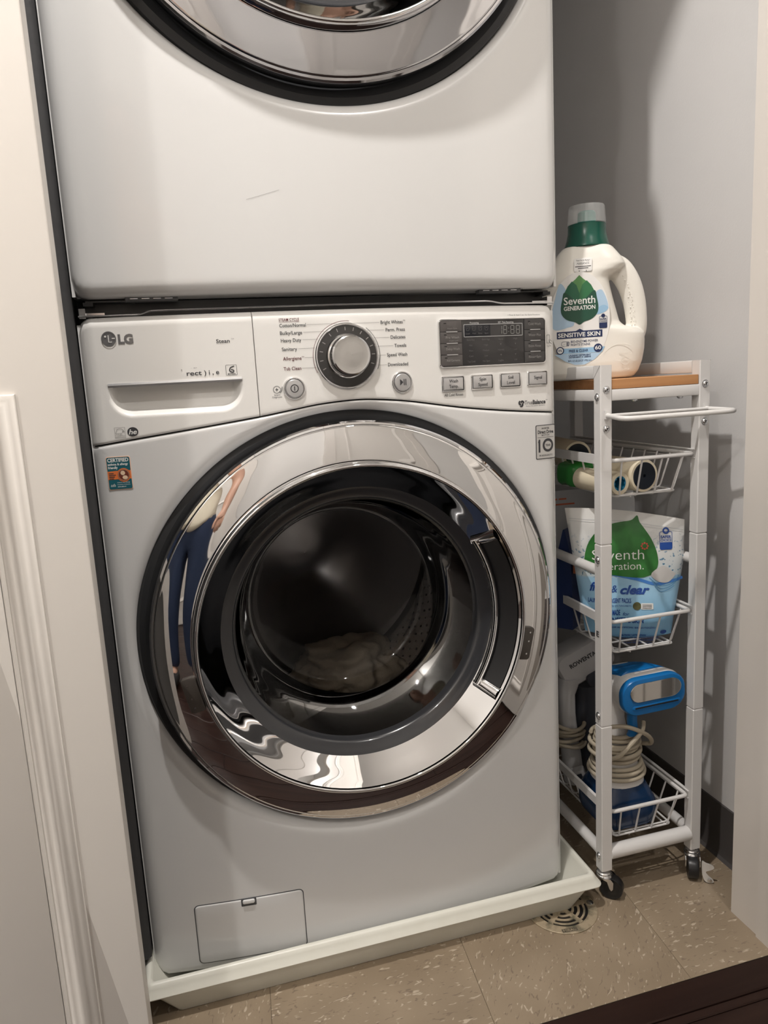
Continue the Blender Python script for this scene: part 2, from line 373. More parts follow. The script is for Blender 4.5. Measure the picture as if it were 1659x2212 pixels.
# ================================================================== WASHER AND DRYER
HW = 0.343
def F(x): return -0.03 * (1 - min(1.0, (x / HW) ** 2))
def surf(x, z, off=0.0, tilt=0.0):
    a = 0.06 * x / HW ** 2
    M = Matrix.Identity(4); t = Vector((1, a, 0)).normalized(); u = Vector((0, 0, 1)); n = t.cross(u)
    M = Matrix((t, u, n)).transposed().to_4x4(); M.translation = Vector((x, F(x), z)) + n * off
    return M
def rd(d, r):
    if r <= 0 or d >= r: return 0.0
    d = max(d, 0.0); return r - math.sqrt(max(r * r - (r - d) ** 2, 0))
SX = [-.3455, -.2799, -.2014, -.1178, -.0701, -.0312, .0217, .0691, .1038, .1763, .2539, .3486]
SZ = [.8334, .8415, .8506, .8608, .8679, .8731, .8757, .8722, .8675, .8551, .8453, .8365]
_sp = spline([(x, z, 0) for x, z in zip(SX, SZ)], 12)
SPX = np.array([p[0] for p in _sp]); SPZ = np.array([p[1] for p in _sp])
def seam(x): return float(np.interp(x, SPX, SPZ))
def lin(a, b, n, r0, r1):
    """samples from a to b, dense within r0 of a and r1 of b"""
    k = [0, .04, .12, .25, .42, .65, 1]
    L = b - a; s = [a + r0 * t for t in k] + [b - r1 * t for t in k] + [a + L * i / n for i in range(n + 1)]
    s = sorted(s); out = [s[0]]
    for t in s[1:]:
        if t - out[-1] > 1e-5: out.append(t)
    out[-1] = b
    return out
def front_grid(name, x0, x1, zlo, zhi, rad, matl, parent, corner=(0, 0, 0, 0), off=0.0, nx=24, nz=14, disp=None, skirt=.03, dy=0.0):
    """curved front piece; rad = edge roundings l,r,b,t; corner = outline radii bl,br,tl,tr"""
    rl, rr_, rb, rt = rad; xs = lin(x0, x1, nx, max(rl, corner[0], corner[2], .001), max(rr_, corner[1], corner[3], .001)); rows = []
    for x in xs:
        lo = zlo(x) + max(rd(x - x0, corner[0]), rd(x1 - x, corner[1])); hi = zhi(x) - max(rd(x - x0, corner[2]), rd(x1 - x, corner[3]))
        col = []
        for z in lin(lo, hi, nz, max(rb, 1e-3), max(rt, 1e-3)): pass
        k = [0, .04, .12, .25, .42, .65, 1]; A = max(rb, .001); B = max(rt, .001)
        zz = [lo + A * t for t in k] + [lo + A + (hi - lo - A - B) * i / nz for i in range(1, nz)] + [hi - B * t for t in k[::-1]]
        for z in zz:
            y = F(x) - off + dy + rd(x - x0, rl) + rd(x1 - x, rr_) + rd(z - lo, rb) + rd(hi - z, rt)
            if disp: y += disp(x, z)
            col.append((x, y, z))
        col = [(x, col[0][1] + skirt, col[0][2])] + col + [(x, col[-1][1] + skirt, col[-1][2])]
        rows.append(col)
    rows = [[(p[0], p[1] + skirt, p[2]) for p in rows[0]]] + rows + [[(p[0], p[1] + skirt, p[2]) for p in rows[-1]]]
    m = MB(); m.rings(rows, False); return m.build(name, matl, parent, ang=50)
def polar_front(name, cx, cz, rh, zlo, zhi, rad, corner, matl, parent, dy=0.0):
    m = MB(); N = 420; rl, rb, rt = rad; rs = [[] for _ in range(64)]
    kin = [0, .03, .08, .16, .28, .45, .7, 1.0]; RI = .020
    cols = []
    for i in range(N):
        t = 2 * math.pi * i / N; c, s_ = math.cos(t), math.sin(t)
        def inside(r):
            x, z = cx + r * c, cz + r * s_
            if abs(x) >= HW: return False
            d = min(HW - x, HW + x)
            return zlo + rd(d, corner[0]) < z < zhi(x) - rd(d, corner[1])
        a, b = rh, 1.3
        for _ in range(40):
            q = (a + b) / 2
            if inside(q): a = q
            else: b = q
        R1 = a; D = R1 - rh; ri = min(RI, D * .5); ro = min(.032, D * .45)
        rr_ = [rh + ri * k for k in kin] + [rh + ri + (D - ri - ro) * j / 11 for j in range(1, 11)] + [R1 - ro * k for k in (1, .7, .5, .35, .22, .12, .05, .015, 0)]
        col = []
        for r in rr_:
            x, z = cx + r * c, cz + r * s_
            d = min(HW - x, HW + x); hi = zhi(x) - rd(d, corner[1]); lo = zlo + rd(d, corner[0])
            y = F(x) + dy + rd(HW - x, rl) + rd(HW + x, rl) + rd(z - lo, rb) + rd(hi - z, rt) + rd(r - rh, .018)
            col.append((x, y, z))
        col = [(col[0][0], col[0][1] + .03, col[0][2])] + col + [(col[-1][0], max(col[-1][1] + .02, .03 + dy), col[-1][2])]
        cols.append(col)
    m.rings([[cols[i][j] for i in range(N)] for j in range(len(cols[0]))], True)
    return m.build(name, matl, parent, ang=50)
def cabinet(parent, z0, z1, dy):
    m = MB(); t = .004; y0, y1 = .012 + dy, .70 + dy
    m.box(-HW + .001, -HW + .001 + t, y0, y1, z0, z1).box(HW - .001 - t, HW - .001, y0, y1, z0, z1)
    m.box(-HW + .005, HW - .005, y0 + .02, y1, z1 - t, z1).box(-HW + .005, HW - .005, y0 + .02, y1, z0, z0 + t).box(-HW + .005, HW - .005, y1 - t, y1, z0 + t, z1 - t)
    return m.build('cabinet', ENAMEL, parent, smooth=False)
def lather(name, prof, c, matl, parent, n=128, a0=0, a1=2 * math.pi, ang=28):
    return MB().lathe(prof, c, n, a0, a1).build(name, matl, parent, ang=ang)
def curve2(pts, n=6): return [(p[0], p[1]) for p in spline([(a, b, 0) for a, b in pts], n)]
def porthole(parent, cx, cz, dy, ring_mat, lip_mat):
    """door: outer ring cone, lip, funnel, bezel and glass bowl, all turned about one axis"""
    c = (cx, dy, cz)
    d = lather('door_ring', [(.285, -.005), (.296, -.010), (.2995, -.026), (.3005, -.033), (.2998, -.0372), (.2975, -.0395), (.2945, -.0402)] , c, ring_mat, parent)
    lather('ring_face', [(.2943, -.0395), (.2938, -.0412), (.2925, -.0422)] + curve2([(.2915, -.0424), (.278, -.0455), (.262, -.0484), (.2465, -.0505)], 8) + [(.2455, -.0505), (.245, -.0490)], c, ring_mat, d)
    lather('lip', curve2([(.2448, -.0490), (.2444, -.0610), (.2425, -.0672), (.2400, -.0690), (.2378, -.0680), (.2366, -.0650)], 4), c, lip_mat, d)
    lather('funnel', curve2([(.2364, -.0648), (.2280, -.0545), (.2165, -.0400), (.2050, -.0260)], 8), c, lip_mat, d)
    lather('window_bezel', curve2([(.2048, -.0260), (.2010, -.0235), (.1940, -.0195), (.1870, -.0140), (.1830, -.0040)], 5), c, DARKB, d)
    lather('window_glass', curve2([(.1830, -.0040), (.1800, .030), (.1745, .075), (.1660, .110), (.1540, .134), (.1360, .146), (.100, .152), (.05, .154), (.0005, .1545)], 7), c, GLASSD, d, ang=60)
    return d
def interior(parent, cx, cz, dy):
    c = (cx, dy, cz)
    lather('door_gasket', curve2([(.318, .000), (.310, .016), (.298, .020), (.285, .030), (.270, .05), (.245, .08), (.222, .115), (.215, .135), (.222, .15), (.245, .16)], 6), c, RUBBER, parent, 96)
    dr = lather('drum', [(.235, .165), (.262, .17), (.268, .20), (.268, .47), (.262, .485), (.20, .50), (.10, .505), (.06, .495), (.0005, .493)], c, STEEL, parent, 72, ang=20)
    for k in range(3):
        a = R(28 + 120 * k); m = MB(); rs = []
        for yy, hh in ((.20, .01), (.24, .05), (.34, .06), (.43, .05), (.46, .01)):
            rs.append([(cx + (r * math.cos(a + w)), dy + yy, cz + r * math.sin(a + w)) for r, w in ((.268, -.14), (.268 - hh * .6, -.08), (.268 - hh, 0), (.268 - hh * .6, .08), (.268, .14))])
        m.rings(rs, False, True, True).build('drum_lifter', STEEL, dr, ang=60)
    # perforations around the drum wall and the back
    hole = MB(); rows = []
    for iy in range(11):
        for it in range(84):
            a = 2 * math.pi * (it + .5 * (iy % 2)) / 84
            if any(abs((a - R(28 + 120 * k) + math.pi) % (2 * math.pi) - math.pi) < .2 for k in range(3)): continue
            yy = .215 + .023 * iy; r = .2672
            ca, sa_ = math.cos(a), math.sin(a); T = Vector((-sa_, 0, ca)); P = Vector((cx + r * ca, dy + yy, cz + r * sa_)); Y = Vector((0, 1, 0))
            hole.add([tuple(P + (T * math.cos(q) + Y * math.sin(q)) * .0028) for q in [j * math.pi / 3 for j in range(6)]], [(0, 1, 2, 3, 4, 5)])
    hole.build('drum_perforations', BLACKP, dr, smooth=False, kind='stuff')
    return dr

CX, CZ = 0.005, 0.548
W = thing('washing_machine', 'white front-load washing machine with a chrome-ringed round door, standing in the drip pan', 'washing machine', (0, .35, .03))
cabinet(W, .032, .992, 0)
fp = polar_front('front_panel', CX, CZ, .314, .030, lambda x: seam(x) - .0009, (.022, .012, .004), (.022, 0), ENAMEL, W)
interior(W, CX, CZ, 0)
wd_ = porthole(W, CX, CZ, 0, CHROME, CHROME)
# --- dark seal in the groove round the door
lather('groove_seal', [(.320, .004), (.314, -.006), (.306, -.008), (.296, -.004)], (CX, 0, CZ), RUBBER, W)
# --- grip recess and handle on the right side of the funnel
a0, a1 = R(-33), R(31)
lather('handle_recess', curve2([(.2316, -.0618), (.2255, -.0545), (.2147, -.0410), (.2085, -.0330)], 6), (CX, -.0006, CZ), BLACKP, wd_, 40, a0, a1)
hb = MB(); pr = [(.2085, -.0335), (.2105, -.0400), (.2075, -.0420), (.2045, -.0390), (.2030, -.0320), (.2050, -.0275), (.2085, -.0335)]
hb.lathe(pr, (CX, -.0010, CZ), 44, a0 - .02, a1 + .02).build('door_handle', CHROME, wd_, ang=50)
for a in (a0, a1):
    c_, s_ = math.cos(a), math.sin(a); q = MB()
    rs = []
    for k, (r, y_) in enumerate(((.2345, -.0620), (.2270, -.0530), (.2170, -.0400), (.2075, -.0285))):
        T = Vector((-s_, 0, c_)); P = Vector((CX + r * c_, y_ - .001, CZ + r * s_)); n_ = Vector((-c_, -.35, -s_)).normalized()
        rs.append([tuple(P + T * w + n_ * h) for w, h in ((-.010, 0), (-.006, .004), (0, .006), (.006, .004), (.010, 0))])
    q.rings(rs, False).build('handle_end', CHROME, wd_, ang=60)
# --- small grey door bumpers on the ring
TAPE = mat('taupe_bumper', (0.070, 0.060, 0.052), 0.4)
for ang_, in ((R(-13),), (R(193),)):
    r = .2555; yy = -.0497; x, z = CX + r * math.cos(ang_), CZ + r * math.sin(ang_)
    n_ = Vector((.16 * math.cos(ang_), -1, .16 * math.sin(ang_))).normalized(); T = Vector((-math.sin(ang_), 0, math.cos(ang_))); U = T.cross(n_)
    M = Matrix((U, T, n_)).transposed().to_4x4(); M.translation = Vector((x, yy - .0005, z))
    q = MB(); q.rslab(.021, .052, .005, -.003, .004, .0015, M); b_ = q.build('door_bumper', TAPE, wd_)
    q = MB()
    for v in (-.016, .004, .018): q.disc(.003, v, .0014, .0042, M, 12)
    # screw dots sit on the bumper
    q.build('bumper_dots', ZINC, wd_)
# --- bundle of washing inside
TOWEL = mat('beige_towel', (0.46, 0.385, 0.285), 0.9, bump=(260, 0.5))
def cloth(name, c, sx, sy, sz, seed, matl, label, cat):
    bm = bmesh.new(); bmesh.ops.create_icosphere(bm, subdivisions=5, radius=1)
    for v in bm.verts:
        p = v.co.copy(); d = 1 + .30 * noise.noise(p * 1.7 + Vector((seed, 0, 0))) + .16 * noise.noise(p * 4.1 + Vector((0, seed, 0))) - .10 * abs(noise.noise(p * 6.3 + Vector((0, 0, seed))))
        v.co = Vector((c[0] + p.x * sx * d, c[1] + p.y * sy * d, c[2] + p.z * sz * d))
        v.co.z = max(v.co.z, CZ - math.sqrt(max(.264 ** 2 - (v.co.x - CX) ** 2, 0)) + .001)
    me = bpy.data.meshes.new(name); bm.to_mesh(me); bm.free(); me.materials.append(matl); me.shade_smooth()
    o = bpy.data.objects.new(name, me); COL.objects.link(o); tag(o, label, cat); return o
cloth('bath_towel', (.050, .330, CZ - .205), .105, .085, .062, 2.3, TOWEL, 'crumpled beige towel lying in the washer drum', 'towel')
cloth('washcloth', (-.075, .215, CZ - .235), .07, .035, .035, 7.7, mat('brown_cloth', (0.23, 0.13, 0.07), 0.9, bump=(260, .5)), 'small crumpled brown cloth in front of the towel in the drum', 'cloth')

# --- detergent drawer with its scooped grip
def scoop(x, z):
    x0, x1, z0, z1, rc = -.3115, -.1395, .8700, .9115, .030
    dx = min(x - x0, x1 - x); dz = z - z0
    if dx <= 0 or z >= z1 or dz <= 0: return 0.0
    sd = min(dx, dz)
    if dx < rc and dz < rc: sd = rc - math.hypot(rc - dx, rc - dz)
    if sd <= 0: return 0.0
    t = min(1, sd / .011); t = t * t * (3 - 2 * t)
    return .020 * t * (0.35 + .65 * min(1, dz / .036))
cz_ = front_grid('detergent_drawer', -HW, -.1200, lambda x: seam(x) + .0009, lambda x: 1.0 - .0008 * (x + .12), (.022, .0015, .003, .012), PANELW, W, corner=(0, 0, .020, 0), nx=96, nz=78, disp=scoop)
# metal pull strip across the top of the scoop
q = MB()
for i in range(12):
    x0 = -.3112 + (.1715) * i / 12; x1 = x0 + .1715 / 12
    q.add([(x, F(x) + dy_, z_) for x in (x0, x1) for dy_, z_ in ((.018, .9120), (-.0014, .9100), (-.0020, .9125), (-.0008, .9152), (.018, .9152))], [(0, 1, 6, 5), (1, 2, 7, 6), (2, 3, 8, 7), (3, 4, 9, 8)])
q.build('drawer_pull', SILVER, W)
cp = front_grid('control_panel', -.1192, HW, lambda x: seam(x) + .0009, lambda x: 1.0, (.0015, .022, .003, .012), PANELW, W, corner=(0, 0, 0, .020), nx=40, nz=16)

def lab(s_, x, z, w, caph, matl, parent, bold=.0, shear=0., align='L', sp=1.0, off=.0005):
    xc = x + (w / 2 if align == 'L' else 0)
    q = MB(); q.text(s_, (-w / 2 if align == 'L' else 0), 0, w, caph, 0, surf(xc, z, off), bold, shear, align, sp)
    return q.build('lettering', matl, parent, smooth=False)
# drawer prints
M = surf(-.3033, .9723, .0006); q = MB()
q.arc(0, 0, .0086, .0016, .0006, M); q.disc(0, 0, .0079, .0002, M, 36); q.build('emblem_disc', LOGOG, W, smooth=False)
q = MB(); q.stroke([(-.0002, .0045), (-.0002, -.0042), (.0038, -.0042)], .0011, .0009, M); q.disc(-.0040, .0030, .0012, .0009, M, 14); q.stroke([(.0040, .0003), (.0078, .0003)], .0011, .0009, M); q.build('emblem_face', PANELW, W, smooth=False)
lab('LG', -.2922, .9658, .0192, .0116, LOGOG, W, bold=.05)
lab('Stean', -.1688, .9607, .0175, .0052, INK, W, bold=.012); lab('TM', -.1492, .9645, .0036, .0017, INKGREY, W)
lab('rect', -.2105, .9205, .0195, .0062, INK, W, bold=.015); lab(') i , e', -.1880, .9205, .0195, .0062, INK, W, bold=.010)
lab("'", -.2170, .9240, .0012, .0050, INKGREY, W); lab('. ar', -.2040, .9295, .0080, .0018, INKGREY, W)
M = surf(-.1524, .9249, .0005); q = MB()
o_ = rrect(.0142, .0134, .0008); q.stroke(o_, .0004, 0, M, True)
q.stroke(spline([(.0040, .0050), (-.0010, .0030), (-.0022, -.0010), (.0018, -.0030), (.0030, -.0005), (-.0005, .0006)], 5), .0014, 0, M); q.text('MOTION', 0, -.0060, .0100, .0020, 0, M, .02, align='C'); q.build('motion_mark', INK, W, smooth=False)
M = surf(-.3028, .8511, .0005); q = MB(); q.stroke(rrect(.0134, .0136, .0003), .0004, 0, M, True)
q.stroke([(-.0067, -.0036), (.0067, -.0036)], .0004, 0, M); q.stroke(spline([(-.0060, -.0010), (-.0030, .0044), (.0020, .0050), (.0060, .0010)], 5), .0005, 0, M)
q.text('energy', -.0055, -.0022, .0085, .0030, 0, M, 0, .3); q.stroke([(.0028, .0002), (.0050, .0022), (.0032, .0024), (.0054, .0002), (.0044, .0034), (.0028, .0002)], .0004, 0, M)
q.text('ENERGY STAR', 0, -.0059, .0118, .0014, 0, M, .01, align='C'); q.build('energy_mark', INKGREY, W, smooth=False)
M = surf(-.2865, .8514, .0005); q = MB(); q.disc(0, 0, .0070, 0, M, 40, .0060); q.build('he_disc', INK, W, smooth=False)
q = MB(); q.text('he', 0, -.0032, .0105, .0068, .0003, M, .02, .25, 'C'); q.build('he_letters', WHITEINK, W, smooth=False)

# --- dial
KX, KZ = .0052, .9360; M = surf(KX, KZ)
def lat(prof, M, name, matl, parent, n=72, ang=30):
    q = MB(); q.lathe(prof, (0, 0, 0), n, axis='z', M=M); return q.build(name, matl, parent, ang=ang)
dial = lat([(.0448, -.002), (.0448, .0030), (.0438, .0042), (.0424, .0044), (.0415, .0034)], M, 'dial_bezel', CHROME, W)
lat([(.0415, .0034), (.0340, .0040), (.0280, .0042), (.0002, .0042)], M, 'dial_ring', mat('dial_grey', (0.055, 0.053, 0.052), .3, .3), dial)
M2 = M
lat([(.0300, .0040), (.0300, .0070), (.0285, .0085), (.0272, .0088), (.0268, .0260), (.0262, .0285), (.0246, .0298), (.0238, .0296), (.0150, .0302), (.0002, .0304)], M2, 'knob', mat('knob_chrome', (.70, .70, .70), .10, 1.0), dial)
q = MB()
for k, a in enumerate([206, 188, 169, 150, 128, 110, 92, 74, 56, 38, 20, 2, -18]):
    c_, s_ = math.cos(R(a)), math.sin(R(a)); q.stroke([(c_ * .0345, s_ * .0345), (c_ * .0392, s_ * .0392)], .0011, .0044, M)
q.build('dial_ticks', INKGREY, dial, smooth=False)
q = MB(); q.arc(0, 0, .0472, .0006, .0005, M, 83, 206, 50); q.build('cycle_arc', INKRED, cp, smooth=False)
q = MB(); q.arc(0, 0, .0472, .0006, .0005, M, -24, 52, 40); q.build('cycle_arc', INK, cp, smooth=False)
CYC = [('STEAM CYCLE', -.0848, .9856, .0272, .0038, INKRED), ('Cotton/Normal', -.0845, .9776, .0356, .0048, INK), ('Bulky/Large', -.0845, .9678, .0298, .0048, INK), ('Heavy Duty', -.0840, .9580, .0275, .0048, INK),
       ('Sanitary', -.0836, .9465, .0205, .0048, INK), ('Allergiene', -.0830, .9340, .0250, .0048, INKRED), ('Tub Clean', -.0832, .9206, .0240, .0048, INKRED),
       ('Bright Whites', .0558, .9775, .0325, .0048, INK), ('Perm. Press', .0627, .9672, .0284, .0048, INK), ('Delicates', .0695, .9570, .0218, .0048, INK), ('Towels', .0744, .9453, .0176, .0048, INK), ('Speed Wash', .0628, .9330, .0300, .0048, INK), ('Downloaded', .0635, .9196, .0300, .0048, INK)]
for s_, x, z, w, h, ml in CYC: lab(s_, x, z, w, h, ml, cp, bold=.008)
q = MB(); q.stroke([(-.0136, -.0016), (.0136, -.0016)], .0004, 0, surf(-.0712, .9861, .0005)); q.build('lettering', INKRED, cp, smooth=False)
lab('TM', -.0576, .9368, .0032, .0018, INKRED, cp); lab('TM', .0888, .9805, .0030, .0018, INK, cp)
q = MB()
for x0, x1, z in ((-.0475, -.0060, .9800), (-.0530, -.0250, .9702), (-.0550, -.0335, .9604), (-.0615, -.0390, .9488), (-.0535, -.0418, .9364), (-.0580, -.0390, .9226),
                  (.0540, .0115, .9796), (.0605, .0350, .9695), (.0680, .0445, .9592), (.0728, .0498, .9476), (.0612, .0520, .9352), (.0620, .0478, .9218)):
    q.stroke([(x0 - (x0 + x1) / 2, 0), (x1 - (x0 + x1) / 2, 0)], .00038, 0, surf((x0 + x1) / 2, z, .0005))
q.build('leader_lines', INKGREY, cp, smooth=False)
# --- round buttons
def round_button(x, z, icon):
    M = surf(x, z); b_ = lat([(.0152, -.001), (.0152, .0022), (.0146, .0030), (.0136, .0031), (.0129, .0020), (.0129, .0010)], M, 'button_ring', CHROME, W, 56)
    lat([(.0128, .0010), (.0122, .0010), (.0120, .0034), (.0112, .0042), (.0060, .0046), (.0002, .0047)], M, 'button', SILVER, b_, 56)
    q = MB()
    if icon == 'power': q.arc(0, 0, .0050, .0013, .0050, M); q.stroke([(0, -.0030), (0, .0030)], .0013, .0050, M)
    else:
        q.poly([(-.0045, -.0046), (.0004, 0), (-.0045, .0046)], .0050, M); q.stroke([(.0016, -.0044), (.0016, .0044)], .0012, .0050, M); q.stroke([(.0042, -.0044), (.0042, .0044)], .0012, .0050, M)
    q.build('button_icon', INK, b_, smooth=False)
round_button(-.0708, .8960, 'power'); round_button(.0830, .8964, 'play')
M = surf(-.0945, .8958, .0005); q = MB(); q.arc(0, 0, .0046, .0006, 0, M, 20, 330); q.stroke([(-.002, 0), (.002, 0)], .0009, 0, M); q.stroke([(0, -.002), (0, .002)], .0009, 0, M)
q.stroke(spline([(.0075, .0036), (.0066, -.0016), (.0040, -.0048)], 4), .0007, 0, M); q.stroke(spline([(.0056, .0020), (.0050, -.0014), (.0030, -.0040)], 4), .0006, 0, M); q.build('diagnosis_mark', INK, cp, smooth=False)
lab('Smart', -.0985, .8877, .0080, .0020, INK, cp); lab('Diagnosis', -.1012, .8848, .0130, .0022, INK, cp)
# --- display
DXc, DZc = .2298, .9470; M = surf(DXc, DZc)
dsp = MB(); dsp.slab([(rrect(.1800, .0680, .006), -.003), (rrect(.1800, .0680, .006), .0018), (rrect(.1788, .0668, .0055), .0026), (rrect(.1772, .0652, .005), .0026), (rrect(.1764, .0644, .0048), .0010)], M)
dsp = dsp.build('display_bezel', CHROME, W)
DISPM = mat('display_black', (0.030, 0.029, 0.030), .16, coat=.3); KEYM = mat('key_grey', (0.090, 0.082, 0.080), .3); KEYD = mat('key_dark', (0.055, 0.052, 0.052), .3)
q = MB(); q.rslab(.1764, .0644, .0048, .0000, .0014, .0002, M); q.build('display_window', DISPM, dsp)
LAB_L = ['', 'Pre Wash', 'Delay Wash', 'Add Garments']; LAB_R = ['Cold Wash', 'Water Plus', 'Extra Rinse', 'Rinse+Spin']
for side in (0, 1):
    for k in range(4):
        kw = .0345 if side == 0 else .0355; kx = (-.0878 + kw / 2 + .0002) if side == 0 else (.0878 - kw / 2 - .0002); kz = .0241 - k * .01605
        q = MB(); q.rslab(kw, .0156, .0006, .0012, .0022 + .0004, .0005, M, kx, kz); q.build('key', KEYM if side == 0 else KEYD, dsp)
        q = MB(); q.text((LAB_L if side == 0 else LAB_R)[k] or 'Fresh Care', kx + (.002 if side == 0 else 0), kz - (.0012 if (k or side) else .0042), .0215 if (k or side) else .015, .0034 if (k or side) else .0022, .0028, M, 0, 0, 'C')
        if side == 0 and k == 1: q.text('Child Lock', kx + .004, kz - .0052, .0150, .0020, .0028, M, 0, 0, 'C')
        q.build('lettering', INKGREY if side == 0 else INKGREY, dsp, smooth=False)
        q = MB(); q.stroke([(kx - .0115, kz + .0042), (kx - .0075, kz + .0042)], .0012, .0028, M); q.build('key_lamp', BLACKP, dsp, smooth=False)
        if k < 3: q = MB(); q.rslab(.0180, .0013, .0006, .0020, .0034, .0003, M, kx + .001, kz - .0080); q.build('key_bar', SILVER, dsp)
q = MB(); q.stroke(rrect(.0978, .0172, .0004, .0000, .0172), .0006, .0017, M, True); q.text('Processing', -.0390, .0270, .0145, .0024, .0017, M, .01); q.text('EST. Time Remaining', .0080, .0270, .0260, .0024, .0017, M, .01); q.build('lettering', INKPALE, dsp, smooth=False)
q = MB(); q.rslab(.0430, .0164, .0002, .0012, .00155, .0001, M, -.0268, .0172); q.build('lcd_field', mat('lcd_navy', (.010, .012, .017), .15), dsp)
q = MB()
def seg8(cx_, cy_, w, h, on):
    e = .0003; S = {'a': ((0, h), (w, h)), 'b': ((w, h), (w, h / 2)), 'c': ((w, h / 2), (w, 0)), 'd': ((0, 0), (w, 0)), 'e': ((0, h / 2), (0, 0)), 'f': ((0, h), (0, h / 2)), 'g': ((0, h / 2), (w, h / 2))}
    for k in on:
        (ax, ay), (bx, by) = S[k]; dx, dy_ = (bx - ax), (by - ay); L = math.hypot(dx, dy_); ux, uy = dx / L * e, dy_ / L * e
        q.stroke([(cx_ + ax + ux, cy_ + ay + uy), (cx_ + bx - ux, cy_ + by - uy)], .0010, .0018, M)
seg8(.0085, .0115, .0052, .0115, 'bc'); seg8(.0165, .0115, .0056, .0115, 'abcdefg'); seg8(.0290, .0115, .0056, .0115, 'abcdefg'); seg8(.0385, .0115, .0056, .0115, 'abcdefg')
q.disc(.0255, .0145, .0006, .0018, M, 8); q.disc(.0255, .0195, .0006, .0018, M, 8); q.build('clock_digits', mat('lcd_segment', (.24, .24, .23), .5), dsp, smooth=False)
q = MB()
for k in range(4):
    x = -.0430 + .0103 * k
    q.stroke([(x - .003, .0232), (x + .003, .0232), (x + .0020, .0175), (x - .0020, .0175)], .0005, .0018, M, True); q.stroke([(x - .0012, .0205), (x + .0012, .0214)], .0005, .0018, M)
    q.text(['Load', 'Wash', 'Rinse', 'Spin'][k], x, .0122, .0062, .0022, .0018, M, align='C')
for r_ in range(5):
    for k, lst in enumerate((['Extra Hot', 'Hot', 'Warm', 'Cold', 'Tap Cold'], ['Extra High', 'High', 'Medium', 'Low', 'No Spin'], ['Heavy', '', 'Normal', '', 'Light'], ['High', '', 'Low', '', 'Off'])):
        x = -.0385 + .0250 * k; y_ = .0030 - .0077 * r_
        if lst[r_]: q.text(lst[r_], x, y_, min(.0125, .0017 * len(lst[r_])), .0025, .0018, M, align='C')
        else: q.poly([(x - .0013, y_ + .0024), (x + .0013, y_ + .0024), (x, y_)], .0018, M)
q.build('display_legend', mat('legend_dim', (.15, .145, .145), .5), dsp, smooth=False)
lab('+ Press & Hold 3 sec. for Extra Functions', .2545, .9842, .0568, .0019, INK, cp)
M = surf(.3268, .9468, .0005); q = MB(); q.stroke(rrect(.0054, .0120, .0004, -.001, .002), .0005, 0, M, True); q.stroke(spline([(.0000, .0010), (.0018, -.0030), (.0050, -.0050)], 4), .0007, 0, M); q.stroke([(.0018, .0010), (.0058, -.0020)], .0006, 0, M); q.text('Tag On', 0, -.0092, .0078, .0020, 0, M, align='C'); q.build('tag_mark', INK, cp, smooth=False)
# --- square buttons
for k, (x, tx) in enumerate(((.1612, ('Wash', 'Temp.')), (.2085, ('Spin', 'Speed')), (.2558, ('Soil', 'Level')), (.3038, ('Signal',)))):
    z = .8900 + .0003 * k; M = surf(x, z); q = MB()
    q.slab([(rrect(.0362, .0220, .0022), -.002), (rrect(.0362, .0220, .0022), .0018), (rrect(.0352, .0210, .002), .0026), (rrect(.0340, .0198, .0018), .0026), (rrect(.0334, .0192, .0016), .0008)], M)
    b_ = q.build('button_frame', CHROME, W); q = MB(); q.rslab(.0350, .0206, .0016, -.0005, .0008, .0001, M); q.build('button_gap', BLACKP, b_)
    q = MB(); q.rslab(.0312, .0172, .0008, .0006, .0034, .0009, M); q.build('button', SILVER, b_)
    q = MB()
    for j, s_ in enumerate(tx): q.text(s_, 0, (.0018 if j == 0 else -.0058) if len(tx) == 2 else -.0008, {'Wash': .0140, 'Temp.': .0146, 'Spin': .0108, 'Speed': .0154, 'Soil': .0088, 'Level': .0134, 'Signal': .0146}[s_], .0050, .0037, M, .006, 0, 'C')
    q.build('lettering', INK, b_, smooth=False)
lab('All Cold Rinses', .1472, .8724, .0300, .0042, INK, cp)
lab('True', .2812, .8525, .0142, .0064, INK, cp); lab('Balance', .2955, .8525, .0235, .0064, INK, cp, bold=.03); lab('TM', .3195, .8570, .0030, .0016, INK, cp)
lab('Anti-Vibration System', .2830, .8494, .0345, .0015, INK, cp)
M = surf(.2752, .8546, .0005); q = MB()
for k in range(3): q.stroke(spline([(.0044 * math.cos(R(120 * k + t)) * f_, .0044 * math.sin(R(120 * k + t)) * f_) for t, f_ in ((0, 1), (40, .95), (80, .7), (110, .25))], 4), .0028, 0, M)
q.build('balance_mark', INK, cp, smooth=False)
# --- stickers on the lower front
TEAL = mat('teal_print', (0.012, 0.115, 0.150), .4); ORANGE = mat('orange_print', (0.78, 0.20, 0.055), .4); PEACH = mat('peach_border', (0.78, 0.50, 0.36), .4); CREAM = mat('cream_print', (.80, .60, .42), .5)
M = surf(-.3095, .7978, .0003); stk = MB(); stk.rslab(.0318, .0445, .0026, 0, .0003, .0001, M); stk = stk.build('certified_sticker', PEACH, W)
q = MB(); q.poly(rrect(.0300, .0426, .0022), .00045, M); q.build('sticker_ground', TEAL, stk, smooth=False)
q = MB(); q.poly([(-.0150, -.0084), (-.0150, .0026), (-.0040, .0032)] + [(.0055 + .0088 * math.cos(R(a)), -.0028 + .0092 * math.sin(R(a))) for a in range(140, 30, -10)] + [(.0150, .0032), (.0150, -.0080)] + [(.0055 + .0088 * math.cos(R(a)), -.0028 + .0092 * math.sin(R(a))) for a in range(-35, -146, -10)], .0006, M); q.build('sticker_band', ORANGE, stk, smooth=False)
q = MB(); q.arc(.0055, -.0028, .0072, .0011, .0008, M); q.disc(.0055, -.0028, .0064, .0007, M); q.build('sticker_roundel', mat('roundel_brown', (.16, .035, .02), .5), stk, smooth=False)
